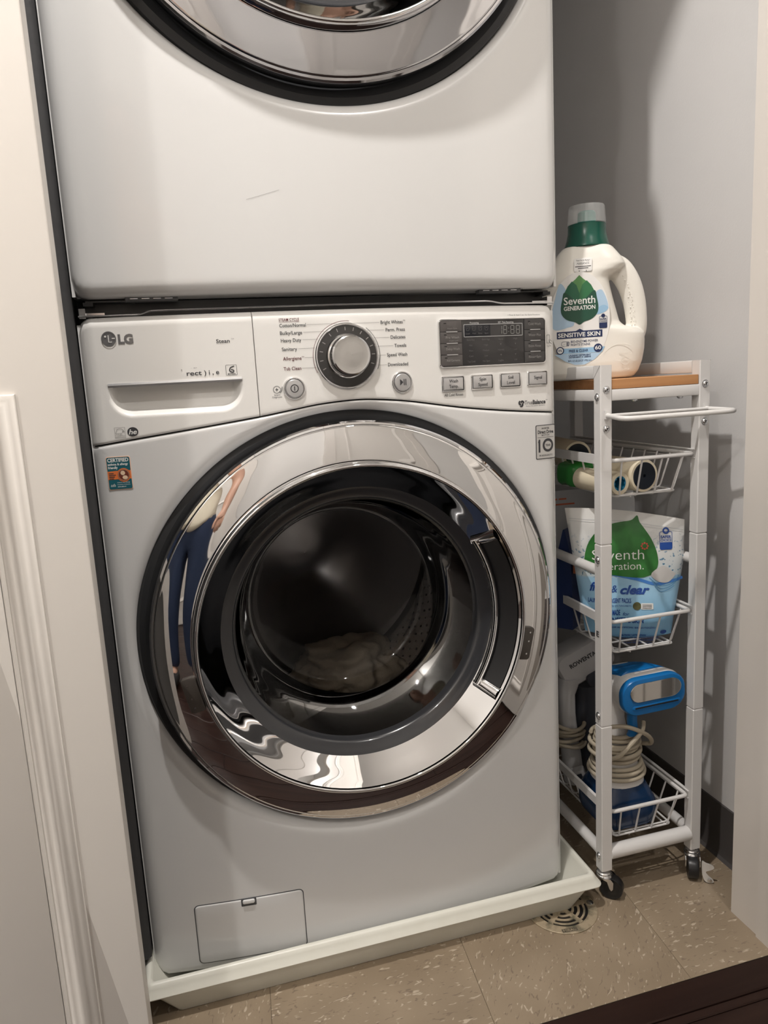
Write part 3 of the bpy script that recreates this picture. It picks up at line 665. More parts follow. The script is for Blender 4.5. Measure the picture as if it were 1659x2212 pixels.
q = MB(); q.disc(.0045, .0000, .0030, .0010, M); q.disc(.0070, -.0060, .0034, .0010, M, ry=.0026); q.arc(.0055, -.0028, .0071, .0003, .0010, M); q.build('sticker_figure', CREAM, stk, smooth=False)
q = MB(); q.text('CERTIFIED', -.0138, .0152, .0272, .0050, .0006, M, .035); q.text('asthma & allergy', -.0138, .0106, .0262, .0030, .0006, M, .03); q.text('friendly', -.0138, .0060, .0125, .0034, .0006, M, .03)
for j, s_ in enumerate(('Asthma and Allergy', 'Foundation of America')): q.text(s_, -.0040, -.0132 - .0028 * j, .0165, .0014, .0006, M, 0)
q.text('www.aafa.org', -.0040, -.0188, .0110, .0016, .0006, M, .02); q.text('aafa', -.0128, -.0178, .0062, .0042, .0006, M, 0, .2); q.build('lettering', WHITEINK, stk, smooth=False)
q = MB()
for j in range(4): q.stroke([(-.0136, -.0001 - .0023 * j), (-.0136 + (.0062, .0090, .0074, .0060)[j], -.0001 - .0023 * j)], .0010, .0008, M)
q.build('lettering', INK, stk, smooth=False)
M = surf(.3178, .7932, .0003); stk = MB(); stk.rslab(.0362, .0528, .0022, 0, .0003, .0001, M); stk = stk.build('warranty_sticker', INK, W)
q = MB(); q.poly(rrect(.0340, .0506, .0016), .00045, M); q.build('sticker_ground', mat('sticker_silver', (.52, .51, .49), .35), stk, smooth=False)
q = MB(); q.text('INVERTER', 0, .0198, .0140, .0026, .0006, M, .02, 0, 'C'); q.text('Direct Drive', 0, .0132, .0292, .0052, .0006, M, .03, 0, 'C'); q.text('MOTOR', 0, .0094, .0142, .0024, .0006, M, .02, 0, 'C', 1.5)
q.stroke([(-.015, .0072), (.015, .0072)], .0005, .0006, M); q.poly([(-.0136, -.0158), (-.0102, -.0158), (-.0102, .0042), (-.0130, .0042), (-.0146, -.0006), (-.0136, -.0006)], .0006, M)
q.add([], [], M); n0 = 40
q.rings([[(.0042 + rx * math.cos(6.28318 * i / n0), -.0053 + rz * math.sin(6.28318 * i / n0), .0006) for i in range(n0)] for rx, rz in ((.0100, .0104), (.0064, .0066))], True, M=M)
q.text('YEAR', .0042, -.0070, .0100, .0036, .0006, M, .02, 0, 'C'); q.text('WARRANTY', 0, -.0222, .0250, .0028, .0006, M, .02, 0, 'C', 1.3); q.build('lettering', INK, stk, smooth=False)
# --- service flap at the bottom left
front_grid('flap_gap', -.2767, -.1133, lambda x: .0451, lambda x: .1446, (.001, .001, .001, .001), GREYRUB, W, corner=(.008, .008, .008, .008), off=.0005, nx=16, nz=4, skirt=.002)
flap = front_grid('service_flap', -.2757, -.1143, lambda x: .0461, lambda x: .1436, (.003, .003, .003, .003), ENAMEL, W, corner=(.007, .007, .007, .007), off=.0018, nx=16, nz=6, skirt=.003)
M = surf(-.1958, .1386, .0018); q = MB(); q.rslab(.0226, .0120, .0012, 0, .0003, .0001, M); q.build('latch_pocket', GREYRUB, flap)
q = MB(); q.rslab(.0180, .0062, .0024, 0, .0030, .0012, M, 0, .0018); q.build('latch', ENAMEL, flap)

# ---------------- dryer on top
D = thing('clothes_dryer', 'white front-load clothes dryer stacked on top of the washing machine', 'dryer', (0, .35, 1.022))
DYY = -.012
cabinet(D, 1.026, 1.985, DYY)
DCX, DCZ = .007, 1.575
polar_front('front_panel', DCX, DCZ, .318, 1.0225, lambda x: 1.985, (.022, .016, .012), (.020, .02), ENAMEL, D, DYY)
interior(D, DCX, DCZ, DYY)
porthole(D, DCX, DCZ, DYY - .002, SMOKE, CHROME)
lather('groove_seal', [(.3215, .004), (.3180, -.014), (.3090, -.018), (.298, -.012)], (DCX, DYY, DCZ), RUBBER, D)
q = MB(); q.stroke([(-.0214, -.0058), (-.006, -.0018), (.0214, .0058)], .0003, .0004, surf(-.094, 1.143, -DYY)); q.build('scratch', INKGREY, D, smooth=False)
# stacking bracket between the machines: black rail, thin steel strip, bent clips
SB = thing('stacking_bracket', 'black stacking bracket with steel strip in the gap between dryer and washer', 'bracket', (0, .03, .994))
MB().box(-.330, .330, .022, .055, .9945, 1.0215).build('rail', BLACKP, SB, smooth=False)
q = MB(); q.tube(fillet([(-.338, .002, 1.0020), (-.262, .000, 1.0024), (-.250, -.004, 1.0062), (-.20, -.008, 1.0064), (0, -.016, 1.0066), (.23, -.008, 1.0066), (.250, -.004, 1.0030), (.338, .002, 1.0026)], .01), .0011, 8); q.build('steel_strip', ZINC, SB)
for sx in (-1, 1):
    q = MB(); q.box(sx * .333 - .004, sx * .333 + .004, .004, .02, .9995, 1.0120).box(sx * .318 - .012, sx * .318 + .012, .008, .02, 1.0030, 1.0065); q.build('clip', ZINC, SB, smooth=False)
    q = MB(); M = frame((sx * .245, -.008, 1.0205)); q.rslab(.066, .0062, .0012, -.01, .0035, .0008, M); b_ = q.build('rubber_stop', GREYRUB, SB)
    q = MB()
    for k in range(4): q.rslab(.010, .0010, .0004, .0030, .0039, .0002, M, -.022 + .0145 * k, .0006)
    q.build('stop_ribs', ZINC, b_)
    q = MB(); q.box(sx * .297 - .030, sx * .297 + .030, -.002, .02, 1.0185, 1.0205).box(sx * .324 - .006, sx * .324 + .006, -.004, .02, 1.0140, 1.0185); q.build('hinge_plate', BLACKP, SB, smooth=False)

# ---------------- dark grey strip of no known kind, added in the gap on the left
q = MB(); rs = []
for k in range(61):
    z = .070 + 1.95 * k / 60; w1 = .0015 * noise.noise(Vector((z * 3, 0, 0))); w2 = .0020 * noise.noise(Vector((z * 4, 5, 0)))
    rs.append([(-.4285, .030, z), (-.4285, .000 + w2, z), (-.395, -.004 + w2, z), (-.368, -.006 + w1, z), (-.3500, -.006 + w1, z), (-.3440, -.001 + w1, z), (-.3440, .030, z)])
q.rings(rs, True, True, True)
tag(q.build('gap_filler', mat('charcoal_strip', (.040, .040, .042), .7, bump=(80, .25)), None, ang=60), 'dark grey strip filling the gap between closet door and machines', 'filler strip')

# ---------------- drip pan under the washer
PX0, PX1, PY0, PY1 = -.362, .385, -.0585, .735
def pan_ring(ix, iy, z, r):
    w, h = PX1 - PX0 - 2 * ix, PY1 - PY0 - 2 * iy
    return [(x, y, z) for x, y in rrect(w, h, r, (PX0 + PX1) / 2, (PY0 + PY1) / 2, 8)]
q = MB(); q.rings([pan_ring(*a) for a in ((.048, .0200, .0003, .010), (.046, .0185, .0018, .012), (.013, .0105, .0415, .014), (.011, .0090, .0425, .014), (.0016, .0014, .0428, .013), (.0003, .0003, .0438, .013), (.0000, .0000, .0452, .013), (.0012, .0012, .0470, .013), (.0045, .0045, .0505, .012), (.0070, .0070, .0555, .011), (.0092, .0092, .0600, .010), (.0125, .0125, .0622, .009), (.0160, .0160, .0618, .009), (.0185, .0185, .0590, .008), (.0195, .0190, .0560, .008), (.0500, .0225, .0045, .008), (.0530, .0240, .0028, .008))], True, True, True)
pan = q.build('drip_pan', PANP, None, ang=40); tag(pan, 'off-white plastic drip pan under the washing machine', 'drip pan')
for sx in (-.29, .29):
    for sy in (.06, .62):
        q = MB(); q.lathe([(.0005, .003), (.024, .0033), (.024, .012), (.014, .018), (.012, .034), (.0005, .034)], (sx, sy, 0), 24, axis='z'); q.build('levelling_foot', RUBBER, W)

# ---------------- floor drain
BRASS = mat('tarnished_brass', (0.44, 0.36, 0.25), .55, .25, bump=(220, .6), noise_mix=(45, (0.13, 0.125, 0.085), .46, .66))
GX, GY, GR = .318, -.033, .0600
dr = thing('floor_drain', 'round tarnished brass floor drain grate beside the pan corner', 'drain', (GX, GY, 0))
MB().lathe([(.0005, .0003), (GR - .004, .0003)], (GX, GY, 0), 48, axis='z').build('drain_well', BLACKP, dr, smooth=False)
MB().lathe([(GR, .0), (GR, .0018), (GR - .0012, .0026), (.0445, .0026), (.0440, .0004)], (GX, GY, 0), 72, axis='z').build('drain_rim', BRASS, dr)
for r0, r1 in ((.0365, .0400), (.0268, .0310), (.0170, .0214), (.0005, .0115)):
    MB().lathe([(r0, .0006), (r0, .0022), (r0 + .0004, .0025), (r1 - .0004, .0025), (r1, .0022), (r1, .0006)], (GX, GY, 0), 60, axis='z').build('grate_ring', BRASS, dr)
for k in range(5):
    a = R(-90 + 72 * k + 20); M = Matrix.Translation((GX, GY, 0)) @ Matrix.Rotation(a, 4, 'Z'); MB().box(.009, .0450, -.0042, .0042, .0006, .0026, M).build('grate_spoke', BRASS, dr, smooth=False)
M = Matrix.Translation((GX - .007, GY, 0)) @ Matrix.Rotation(R(-6), 4, 'Z'); q = MB(); q.box(-.013, .013, -.0552, -.0478, .0026, .0028, M); q.build('name_plate', mat('dark_brass', (.13, .11, .08), .6, .3), dr, smooth=False)
q = MB(); q.text('MIRAG', 0, -.0539, .0215, .0050, .0029, M, .02, 0, 'C'); q.build('lettering', BRASS, dr, smooth=False)
q = MB(); q.lathe([(.0060, .0026), (.0058, .0036), (.004, .0042), (.0005, .0043)], (GX + .0515, GY - .006, 0), 24, axis='z'); q.build('drain_screw', ZINC, dr)


# ================================================================== ROLLING CART
CF, CB = -.036, .372            # front and back of the posts
LX, RX = .405, .582             # post centres
CA = thing('rolling_cart', 'narrow white metal rolling cart with wire baskets and an oak shelf, between washer and wall', 'cart', (.4935, .168, 0))
PW = .010
post_h = MB()
def post(x, y):
    q = MB(); o = lambda w, r=.0012: rrect(2 * w, 2 * w, r, x, y, 1)
    q.rings([[(a, b, z) for a, b in o(w)] for w, z in ((PW, .052), (PW, .3155), (PW - .0012, .3172), (PW - .0012, .3185), (PW, .3190), (PW, .6235), (PW - .0012, .6252), (PW - .0012, .6265), (PW, .6270), (PW, .905))], True, True, True)
    return q.build('post', CARTW, CA, ang=20)
PY = (CF + PW, CB - PW)
for x in (LX, RX):
    for y_ in PY: post(x, y_)
# top side rails with mitred ends
for x in (LX, RX):
    q = MB(); M = I4; q.rings([[(a, yy, b) for a, b in rrect(2 * PW, .020, .002, x, .895, 2)] for yy in (CF + 2 * PW + .0004, CB - 2 * PW - .0004)], True, True, True); q.build('guard_rail', CARTW, CA)
    q = MB(); sgn = 1 if x == LX else -1
    for ya, yb in ((CF + 2 * PW, CF + 2 * PW),): q.add([(x - sgn * (PW + .0002), CF + .0006, .9045), (x - sgn * (PW + .0002), CF + .0014, .9049), (x - sgn * (PW + .0002), CF + 2 * PW, .8855), (x - sgn * (PW + .0002), CF + 2 * PW - .0008, .8851)], [(0, 1, 2, 3)])
    q.build('mitre_joint', INKGREY, CA, smooth=False)
# shelf board and its steel frame
q = MB(); q.slab([(rrect(RX - LX - 2 * PW - .001, CB - CF - .004, .001, (LX + RX) / 2, (CF + CB) / 2, 1), .8685), (rrect(RX - LX - 2 * PW - .001, CB - CF - .004, .001, (LX + RX) / 2, (CF + CB) / 2, 1), .8826), (rrect(RX - LX - 2 * PW - .002, CB - CF - .005, .001, (LX + RX) / 2, (CF + CB) / 2, 1), .8830)], I4); q.build('shelf_board', OAK, CA)
for y_ in (CF + .010, CB - .010):
    q = MB(); q.rings([[(xx, a, b) for a, b in rrect(.018, .0175, .002, y_, .8592, 2)] for xx in (LX + PW + .0004, RX - PW - .0004)], True, True, True); q.build('shelf_apron', CARTW, CA)
for x in (LX, RX):
    q = MB(); q.rings([[(a, yy, b) for a, b in rrect(.018, .0175, .002, x, .8592, 2)] for yy in (CF + 2 * PW + .0004, CB - 2 * PW - .0004)], True, True, True); q.build('shelf_apron', CARTW, CA)
for xx in (.462, .545): q = MB(); q.lathe([(.0005, -.0036), (.003, -.0034), (.0048, -.0018), (.005, 0)], (xx, CF + .012, .8503), 18, axis='z'); q.build('bolt', ZINC, CA)
# round stretchers
def bar(p0, p1, r, name='stretcher'): q = MB(); q.tube([p0, p1], r, 18); return q.build(name, CARTW, CA)
for x in (LX, RX):
    bar((x, CF + 2 * PW - .001, .578), (x, CB - 2 * PW + .001, .578), .0085); bar((x, CF + 2 * PW - .001, .080), (x, CB - 2 * PW + .001, .080), .0095)
for y_ in PY: bar((LX + PW - .001, y_, .080), (RX - PW + .001, y_, .080), .0125)
# screws on the posts
def screw(x, y_, z, nrm):
    n_ = Vector(nrm); u = Vector((0, 0, 1)); t = u.cross(n_); M = Matrix((t, u, n_)).transposed().to_4x4(); M.translation = Vector((x, y_, z))
    q = MB(); q.lathe([(.0062, 0), (.0062, .0006), (.0050, .0009), (.0048, .0018), (.0036, .0031), (.0018, .0036), (.0012, .0030), (.0002, .0028)], (0, 0, 0), 20, axis='z', M=M); b_ = q.build('screw', ZINC, CA)
    q = MB(); q.stroke([(-.0022, 0), (.0022, 0)], .0007, .0037, M @ Matrix.Rotation(.5, 4, 'Z')); q.stroke([(0, -.0022), (0, .0022)], .0007, .0037, M @ Matrix.Rotation(.5, 4, 'Z')); q.build('screw_slot', BLACKP, b_, smooth=False)
for x in (LX, RX):
    screw(x, CF, .868, (0, -1, 0)); screw(x, CF, .8085, (0, -1, 0))
for z in (.857, .600, .335, .0785): screw(LX - PW, CF + PW - .001, z, (-1, 0, 0))
q = MB(); M = Matrix(((0, 0, -1, LX - PW - .0003), (-1, 0, 0, CF + PW), (0, 1, 0, .472), (0, 0, 0, 1))); q.text('E', 0, 0, .0075, .0095, .0003, M, .03, 0, 'C'); q.build('lettering', INK, CA, smooth=False)
# pull handle: bent rod loop in front of the posts
hp = fillet([(LX, CF - .0015, .829), (LX, CF - .009, .8285), (LX - .012, -.100, .8265), (RX + .012, -.100, .8265), (RX, CF - .009, .8285), (RX, CF - .0015, .829)], .022, 6)
q = MB(); q.tube(hp, .0038, 12); h_ = q.build('pull_handle', CARTW, CA)
q = MB(); q.tube([(LX, CF - .010, .8292), (RX, CF - .010, .8292)], .0026, 10); q.build('handle_rod', CARTW, h_)
for x in (LX, RX): q = MB(); q.box(x - .004, x + .004, CF - .004, CF - .0005, .8235, .8365); q.build('handle_tab', CARTW, h_)
# wire baskets on flat side rails
def basket(zr):
    x0, x1, y0, y1 = LX + .014, RX - .014, CF + .008, CB - .008; h = .060; zb = zr - h
    bx0, bx1, by0, by1 = x0 + .017, x1 - .020, y0 + .018, y1 - .018
    q = MB(); q.tube(fillet([(x0, y0, zr), (x1, y0, zr), (x1, y1, zr), (x0, y1, zr)], .008, 4, True), .0034, 10, True); b_ = q.build('basket', CARTW, CA)
    for x in (LX, RX):
        s_ = 1 if x == LX else -1; xi = x + s_ * .007
        q = MB(); q.rings([[(xi + s_ * a, yy, zr + b) for a, b in ((0, -.0075), (.0055, -.0075), (.0055, -.0062), (.0013, -.0062), (.0013, .0062), (.0055, .0062), (.0055, .0075), (0, .0075))] for yy in (CF + 2 * PW - .012, CB - 2 * PW + .012)], True, True, True); q.build('basket_rail', CARTW, CA)
        q = MB(); q.box(min(xi, xi + s_ * .0012), max(xi, xi + s_ * .0012), CF + .004, CF + .021, zr - .0075, zr + .0075); q.build('rail_hook', CARTW, CA)
    q = MB(); q.tube(fillet([(bx0, by0, zb), (bx1, by0, zb), (bx1, by1, zb), (bx0, by1, zb)], .006, 3, True), .0018, 8, True); q.build('bottom_wire', CARTW, b_)
    for k in range(4):                       # wires running front to back
        f = (k + .5) / 4; xr = x0 + .006 + (x1 - x0 - .012) * (k + .35) / 3.7; xb = bx0 + (bx1 - bx0) * (k + .25) / 3.5
        q = MB(); q.tube(fillet([(xr, y0 + .001, zr), (xb, by0, zb - .0025), (xb, by1, zb - .0025), (xr, y1 - .001, zr)], .006, 3), .0016, 7); q.build('wire', CARTW, b_)
    for k in range(11):                      # wires across
        yr = y0 + .022 + (y1 - y0 - .044) * k / 10; yb = by0 + .006 + (by1 - by0 - .012) * k / 10
        q = MB(); q.tube(fillet([(x0, yr, zr), (bx0, yb, zb + .0008), (bx1, yb, zb + .0008), (x1, yr, zr)], .006, 3), .0016, 7); q.build('wire', CARTW, b_)
    for (xa, xb) in ((bx0, bx1),):           # diagonal braces under the front corner
        q = MB(); q.tube([(xa, by0 + .05, zb - .003), (xa + .03, by0, zb - .003)], .0014, 7); q.build('wire', CARTW, b_)
    return zb
ZB1 = basket(.757); ZB2 = basket(.493); ZB3 = basket(.155)
# castors
def castor(x, y_, ang, brake):
    M = Matrix.Translation((x, y_, 0)) @ Matrix.Rotation(ang, 4, 'Z')     # local: wheel trails towards -y
    q = MB(); q.lathe([(.0004, .0535), (.0075, .0530), (.0080, .0490), (.0115, .0480), (.0130, .0460), (.0125, .0435), (.0135, .0425), (.0145, .0400), (.0140, .0385), (.0004, .0383)], (0, 0, 0), 28, axis='z', M=M); c_ = q.build('castor', ZINC, CA)
    for sx in (-1, 1):
        q = MB(); o = [(.009, .040), (-.013, .040), (-.0175, .035), (-.0170, .0225), (-.0140, .0190), (-.0110, .0225), (-.0070, .0345)]
        q.rings([[(sx * xx, a, b) for a, b in o] for xx in (.0112, .0126)], True, True, True, M=M); q.build('castor_fork', ZINC, c_)
    Mw = M @ Matrix.Translation((0, -.013, .0195)) @ Matrix.Rotation(R(90), 4, 'Y')
    q = MB(); q.lathe([(.0004, -.0085), (.008, -.0088), (.0095, -.0080), (.0150, -.0080), (.0185, -.0085), (.0194, -.0060), (.0195, .0060), (.0185, .0085), (.0150, .0080), (.0095, .0080), (.008, .0088), (.0004, .0085)], (0, 0, 0), 36, axis='z', M=Mw); q.build('wheel', BLACKP, c_)
    if brake:
        o = [(p[0], p[1]) for p in spline([(.0135, .041, 0), (.020, .0385, 0), (.0300, .0360, 0), (.0330, .0310, 0), (.0275, .0260, 0), (.0200, .0215, 0), (.0240, .0150, 0), (.0315, .0085, 0), (.0325, .0035, 0), (.0265, .0010, 0), (.0195, .0030, 0), (.0150, .0120, 0), (.0135, .0240, 0)], 4, True)]
        q = MB(); q.rings([[(a, -.026 - .10 * (a - .0135) + h, b) for a, b in o] for h in (0, .0016)], True, True, True, M=M); q.build('brake_pedal', mat('bright_zinc', (.80, .81, .82), .35, .5), c_, ang=50)
        q = MB(); q.lathe([(.0005, .0003), (.0035, .0003), (.0040, 0)], (0, 0, 0), 14, axis='z', M=M @ frame((.0262, -.0285, .0060), 0)); q.build('pedal_pad', ZINC, c_)
castor(LX, PY[0], R(48), False); castor(RX, PY[0], R(-30), True); castor(LX, PY[1], R(60), False); castor(RX, PY[1], R(70), False)

# ================================================================== THINGS ON THE CART
# ---- detergent bottle
PEARL = mat('pearl_white_plastic', (0.80, 0.775, 0.715), .33); DGREEN = mat('deep_green_plastic', (0.004, 0.075, 0.050), .25)
BA = R(30); BO = (.445, .085, 0); BM = frame(BO, BA)      # local: x along label, y up, z towards the room
def blab(off): return BM @ Matrix.Translation((0, 0, off))
BT = thing('detergent_bottle', 'white laundry detergent bottle with green collar and clear cap, on the oak shelf', 'bottle', (.445, .085, .883))
# outline of the body without the grip: z, left, right, half depth
BS = [(.8835, -.066, .066, .034), (.8860, -.072, .073, .039), (.894, -.077, .080, .043), (.910, -.078, .086, .045), (.930, -.078, .0895, .045), (.945, -.078, .090, .045), (.955, -.078, .0885, .045), (.962, -.0775, .079, .045), (.968, -.077, .058, .045), (.975, -.077, .0505, .045), (.990, -.076, .0465, .045), (1.010, -.074, .0412, .045), (1.030, -.071, .0362, .045), (1.044, -.067, .0335, .0445), (1.050, -.0645, .040, .0437), (1.056, -.0630, .052, .043), (1.064, -.059, .0600, .041), (1.074, -.054, .0555, .039), (1.085, -.048, .0468, .036), (1.093, -.041, .040, .033), (1.096, -.036, .035, .031)]
def bsec(l, r, d, n=56):
    o = []
    for i in range(n):
        t = 2 * math.pi * i / n; c_, s_ = math.cos(t), math.sin(t); e = 2 / 3.6
        o.append(((l + r) / 2 + (r - l) / 2 * math.copysign(abs(c_) ** e, c_), d * math.copysign(abs(s_) ** e, s_)))
    return o
q = MB(); q.rings([[(x, z, h) for x, h in bsec(l, r, d)] for z, l, r, d in BS], True, True, True, M=BM)
q.tube(spline([(.046, 1.058, 0), (.060, 1.050, 0), (.0715, 1.030, 0), (.0775, 1.005, 0), (.0795, .980, 0), (.0770, .958, 0), (.066, .944, 0)], 7), [.0100] * 3 + [.0115] * 40, 20, M=BM) if False else None
hp = spline([(.034, 1.066, 0), (.0510, 1.0570, 0), (.0650, 1.0350, 0), (.0735, 1.0080, 0), (.0772, .9800, 0), (.0772, .9600, 0), (.072, .944, 0)], 7)
q.tube(hp, [.0125 + .0015 * math.cos(3.1416 * i / (len(hp) - 1)) for i in range(len(hp))], 20, M=BM, flat=1.45)
bb = q.build('bottle_body', PEARL, BT, ang=75)
md = bb.modifiers.new('blend', 'REMESH'); md.mode = 'VOXEL'; md.voxel_size = .0016; md.use_smooth_shade = True
ms = bb.modifiers.new('soften', 'SMOOTH'); ms.factor = .5; ms.iterations = 8
_me = bpy.data.meshes.new_from_object(bb.evaluated_get(bpy.context.evaluated_depsgraph_get())); bb.modifiers.clear(); bb.data = _me
_me.materials.clear(); _me.materials.append(PEARL); _me.shade_smooth()
q = MB()
for k in range(13):
    for j in range(3):
        f = .18 + .60 * k / 12; p = Vector(hp[int(f * (len(hp) - 1))]); a = R(200 + 26 * j - (8 if k % 2 else 0)); c_ = Vector((math.cos(a) * .0117, 0, -math.sin(a) * .0160 * 1.02))
        M = BM @ Matrix.Translation(p + c_); q.lathe([(.0012, 0), (.0009, .0007), (.0002, .0010)], (0, 0, 0), 6, axis='z', M=M)
q.build('grip_dots', PEARL, bb)
q = MB(); q.arc(.052, .906, .032, .0012, 0, blab(.0452), 62, 155, 20); q.build('moulded_line', PEARL, bb)
q = MB(); q.text('100% RECYCLED', .058, .9215, .020, .0022, 0, blab(.0452), .02, 0, 'C'); q.text('BOTTLE', .058, .8965, .012, .0022, 0, blab(.0452), .02, 0, 'C'); q.arc(.058, .9110, .0060, .0010, 0, blab(.0452), 20, 330); q.build('moulded_mark', mat('pearl_shade', (.70, .67, .61), .35), bb, smooth=False)
bl = lambda pr, name, matl, par: (lambda q: q.build(name, matl, par))(MB().lathe([(r, h) for r, h in pr], (BO[0], BO[1], 0), 56, axis='z'))
col = bl([(.0350, 1.0945), (.0362, 1.0960), (.0358, 1.0985), (.0325, 1.108), (.0305, 1.118), (.0300, 1.128), (.0304, 1.1312), (.0280, 1.1320), (.0002, 1.1322)], 'collar', DGREEN, BT)
bl([(.0150, 1.1325), (.0142, 1.1500), (.0120, 1.1525), (.0002, 1.1530)], 'pour_spout', mat('spout_green', (.01, .16, .13), .35), BT)
cc = MB(); n = 96
cc.rings([[((r + (.0004 if (i // 3) % 2 else 0)) * math.cos(2 * math.pi * i / n) + BO[0], (r + (.0004 if (i // 3) % 2 else 0)) * math.sin(2 * math.pi * i / n) + BO[1], z) for i in range(n)] for r, z in ((.0303, 1.1325), (.0296, 1.1400), (.0282, 1.1580), (.0272, 1.1605), (.0002, 1.1610))], True); cc.build('dosing_cap', CLEARP, BT)
# label: pale sheet, blue swooshes, leaf emblem, lettering
BLULT = mat('pale_blue_print', (.42, .58, .74), .4); BLUMID = mat('sky_blue_print', (.30, .50, .70), .4); NAVY = mat('navy_print', (.008, .022, .090), .4)
LC = -.0125
def oval(rx, rz0, rz1, cx_, cz_, n=48): return [(cx_ + rx * math.cos(2 * math.pi * i / n), cz_ + (rz1 if math.sin(2 * math.pi * i / n) > 0 else rz0) * math.sin(2 * math.pi * i / n)) for i in range(n)]
lbl = MB(); lbl.slab([(oval(.0468, .074, .073, LC, .981), 0), (oval(.0468, .074, .073, LC, .981), .0004)], blab(.0449)); lbl = lbl.build('front_label', mat('label_white', (.80, .79, .77), .4), BT)
def pr(shape, name, matl, h=.0006, fn=None):
    q = MB()
    if fn: fn(q)
    else: q.poly(shape, h, blab(.0449))
    return q.build(name, matl, lbl, smooth=False)
pr(spline([(LC - .030, 1.038, 0), (LC - .038, 1.015, 0), (LC - .045, .985, 0), (LC - .040, .966, 0), (LC - .020, .968, 0), (LC - .008, .976, 0), (LC - .018, 1.02, 0)], 5, True) and [(p[0], p[1]) for p in spline([(LC - .030, 1.038, 0), (LC - .038, 1.015, 0), (LC - .045, .985, 0), (LC - .040, .966, 0), (LC - .020, .968, 0), (LC - .008, .976, 0), (LC - .018, 1.02, 0)], 5, True)], 'water_swoosh', BLULT)
pr([(p[0], p[1]) for p in spline([(LC + .026, 1.021, 0), (LC + .036, 1.022, 0), (LC + .0445, .995, 0), (LC + .030, .986, 0), (LC + .020, .990, 0), (LC + .022, 1.005, 0)], 5, True)], 'water_swoosh', BLULT)
pr([(p[0], p[1]) for p in spline([(LC + .030, .997, 0), (LC + .038, 1.000, 0), (LC + .0445, .995, 0), (LC + .036, .988, 0), (LC + .026, .988, 0)], 5, True)], 'water_swoosh', BLUMID, .0007)
LG1 = mat('light_leaf_green', (.085, .25, .075), .4); LG2 = mat('mid_leaf_green', (.020, .15, .055), .4); LG3 = mat('dark_leaf_green', (.006, .068, .038), .4)
pr([(LC, 1.0490), (LC + .006, 1.0430), (LC + .0115, 1.0385), (LC + .006, 1.024), (LC, 1.004), (LC - .006, 1.024), (LC - .0115, 1.0385), (LC - .006, 1.0430)], 'leaf', LG1, .0008)
for s_ in (-1, 1): pr([(LC + s_ * .0115, 1.0400), (LC + s_ * .0180, 1.0330), (LC + s_ * .0235, 1.0225), (LC + s_ * .016, 1.004), (LC + s_ * .006, 0.998), (LC, 1.000), (LC, 1.021), (LC + s_ * .0045, 1.034)], 'leaf', LG2 if s_ > 0 else mat('teal_leaf_green', (.008, .11, .052), .4), .0009)
pr([(p[0], p[1]) for p in spline([(LC - .0235, 1.0235, 0), (LC - .0270, 1.0120, 0), (LC - .0292, .9990, 0), (LC - .0275, .9885, 0), (LC - .0190, .9800, 0), (LC - .0070, .9760, 0), (LC, .9718, 0), (LC + .0070, .9760, 0), (LC + .0190, .9800, 0), (LC + .0275, .9885, 0), (LC + .0292, .9990, 0), (LC + .0270, 1.0120, 0), (LC + .0235, 1.0240, 0), (LC + .0120, 1.0150, 0), (LC, 1.0060, 0), (LC - .0120, 1.0150, 0)], 4, True)], 'leaf', LG3, .0010)
def t_(q):
    B = blab(.0449); q.text('Seventh', LC, 1.0042, .0490, .0120, .0013, B, .010, 0, 'C'); q.text('GENERATION', LC, .9950, .0490, .0066, .0013, B, .022, 0, 'C')
pr(None, 'lettering', WHITEINK, fn=t_)
pr([(LC - .0360, .9620), (LC - .006, .9622), (LC, .9655), (LC + .006, .9622), (LC + .0352, .9620), (LC + .0352, .9510), (LC - .0360, .9510)], 'banner', NAVY, .0008)
pr(None, 'lettering', WHITEINK, fn=lambda q: q.text('SENSITIVE SKIN', LC - .001, .9532, .0660, .0068, .0011, blab(.0449), .025, 0, 'C'))
pr([(LC - .0335, .9352), (LC + .0392, .9352), (LC + .0345, .9268), (LC - .0335, .9268)], 'band', BLUMID, .0008)
pr([(p[0], p[1]) for p in [(LC - .0400, .9262), (LC + .0338, .9262), (LC + .0230, .9160), (LC + .0080, .9085), (LC - .0080, .9085), (LC - .0240, .9150)]], 'band', BLULT, .0007)
pr(None, 'badge', NAVY, fn=lambda q: q.disc(.0160, .9335, .0068, .0010, blab(.0449), 30))
pr(None, 'badge', NAVY, fn=lambda q: q.disc(-.0435, .9322, .0062, .0010, blab(.0449), 30))
pr(None, 'badge', NAVY, fn=lambda q: (q.poly(rrect(.0118, .0086, .001, .0240, .9684), .0010, blab(.0449)), q.stroke(rrect(.0118, .0185, .0016, .0240, .9735), .0006, .0010, blab(.0449), True), q.disc(.0240, .9835, .0030, .0010, blab(.0449), 20)))
pr(None, 'lettering', WHITEINK, fn=lambda q: q.text('60', .0160, .9312, .0094, .0060, .0013, blab(.0449), .02, 0, 'C'))
pr(None, 'badge_disc', WHITEINK, fn=lambda q: q.disc(-.0435, .9322, .0046, .0012, blab(.0449), 24))
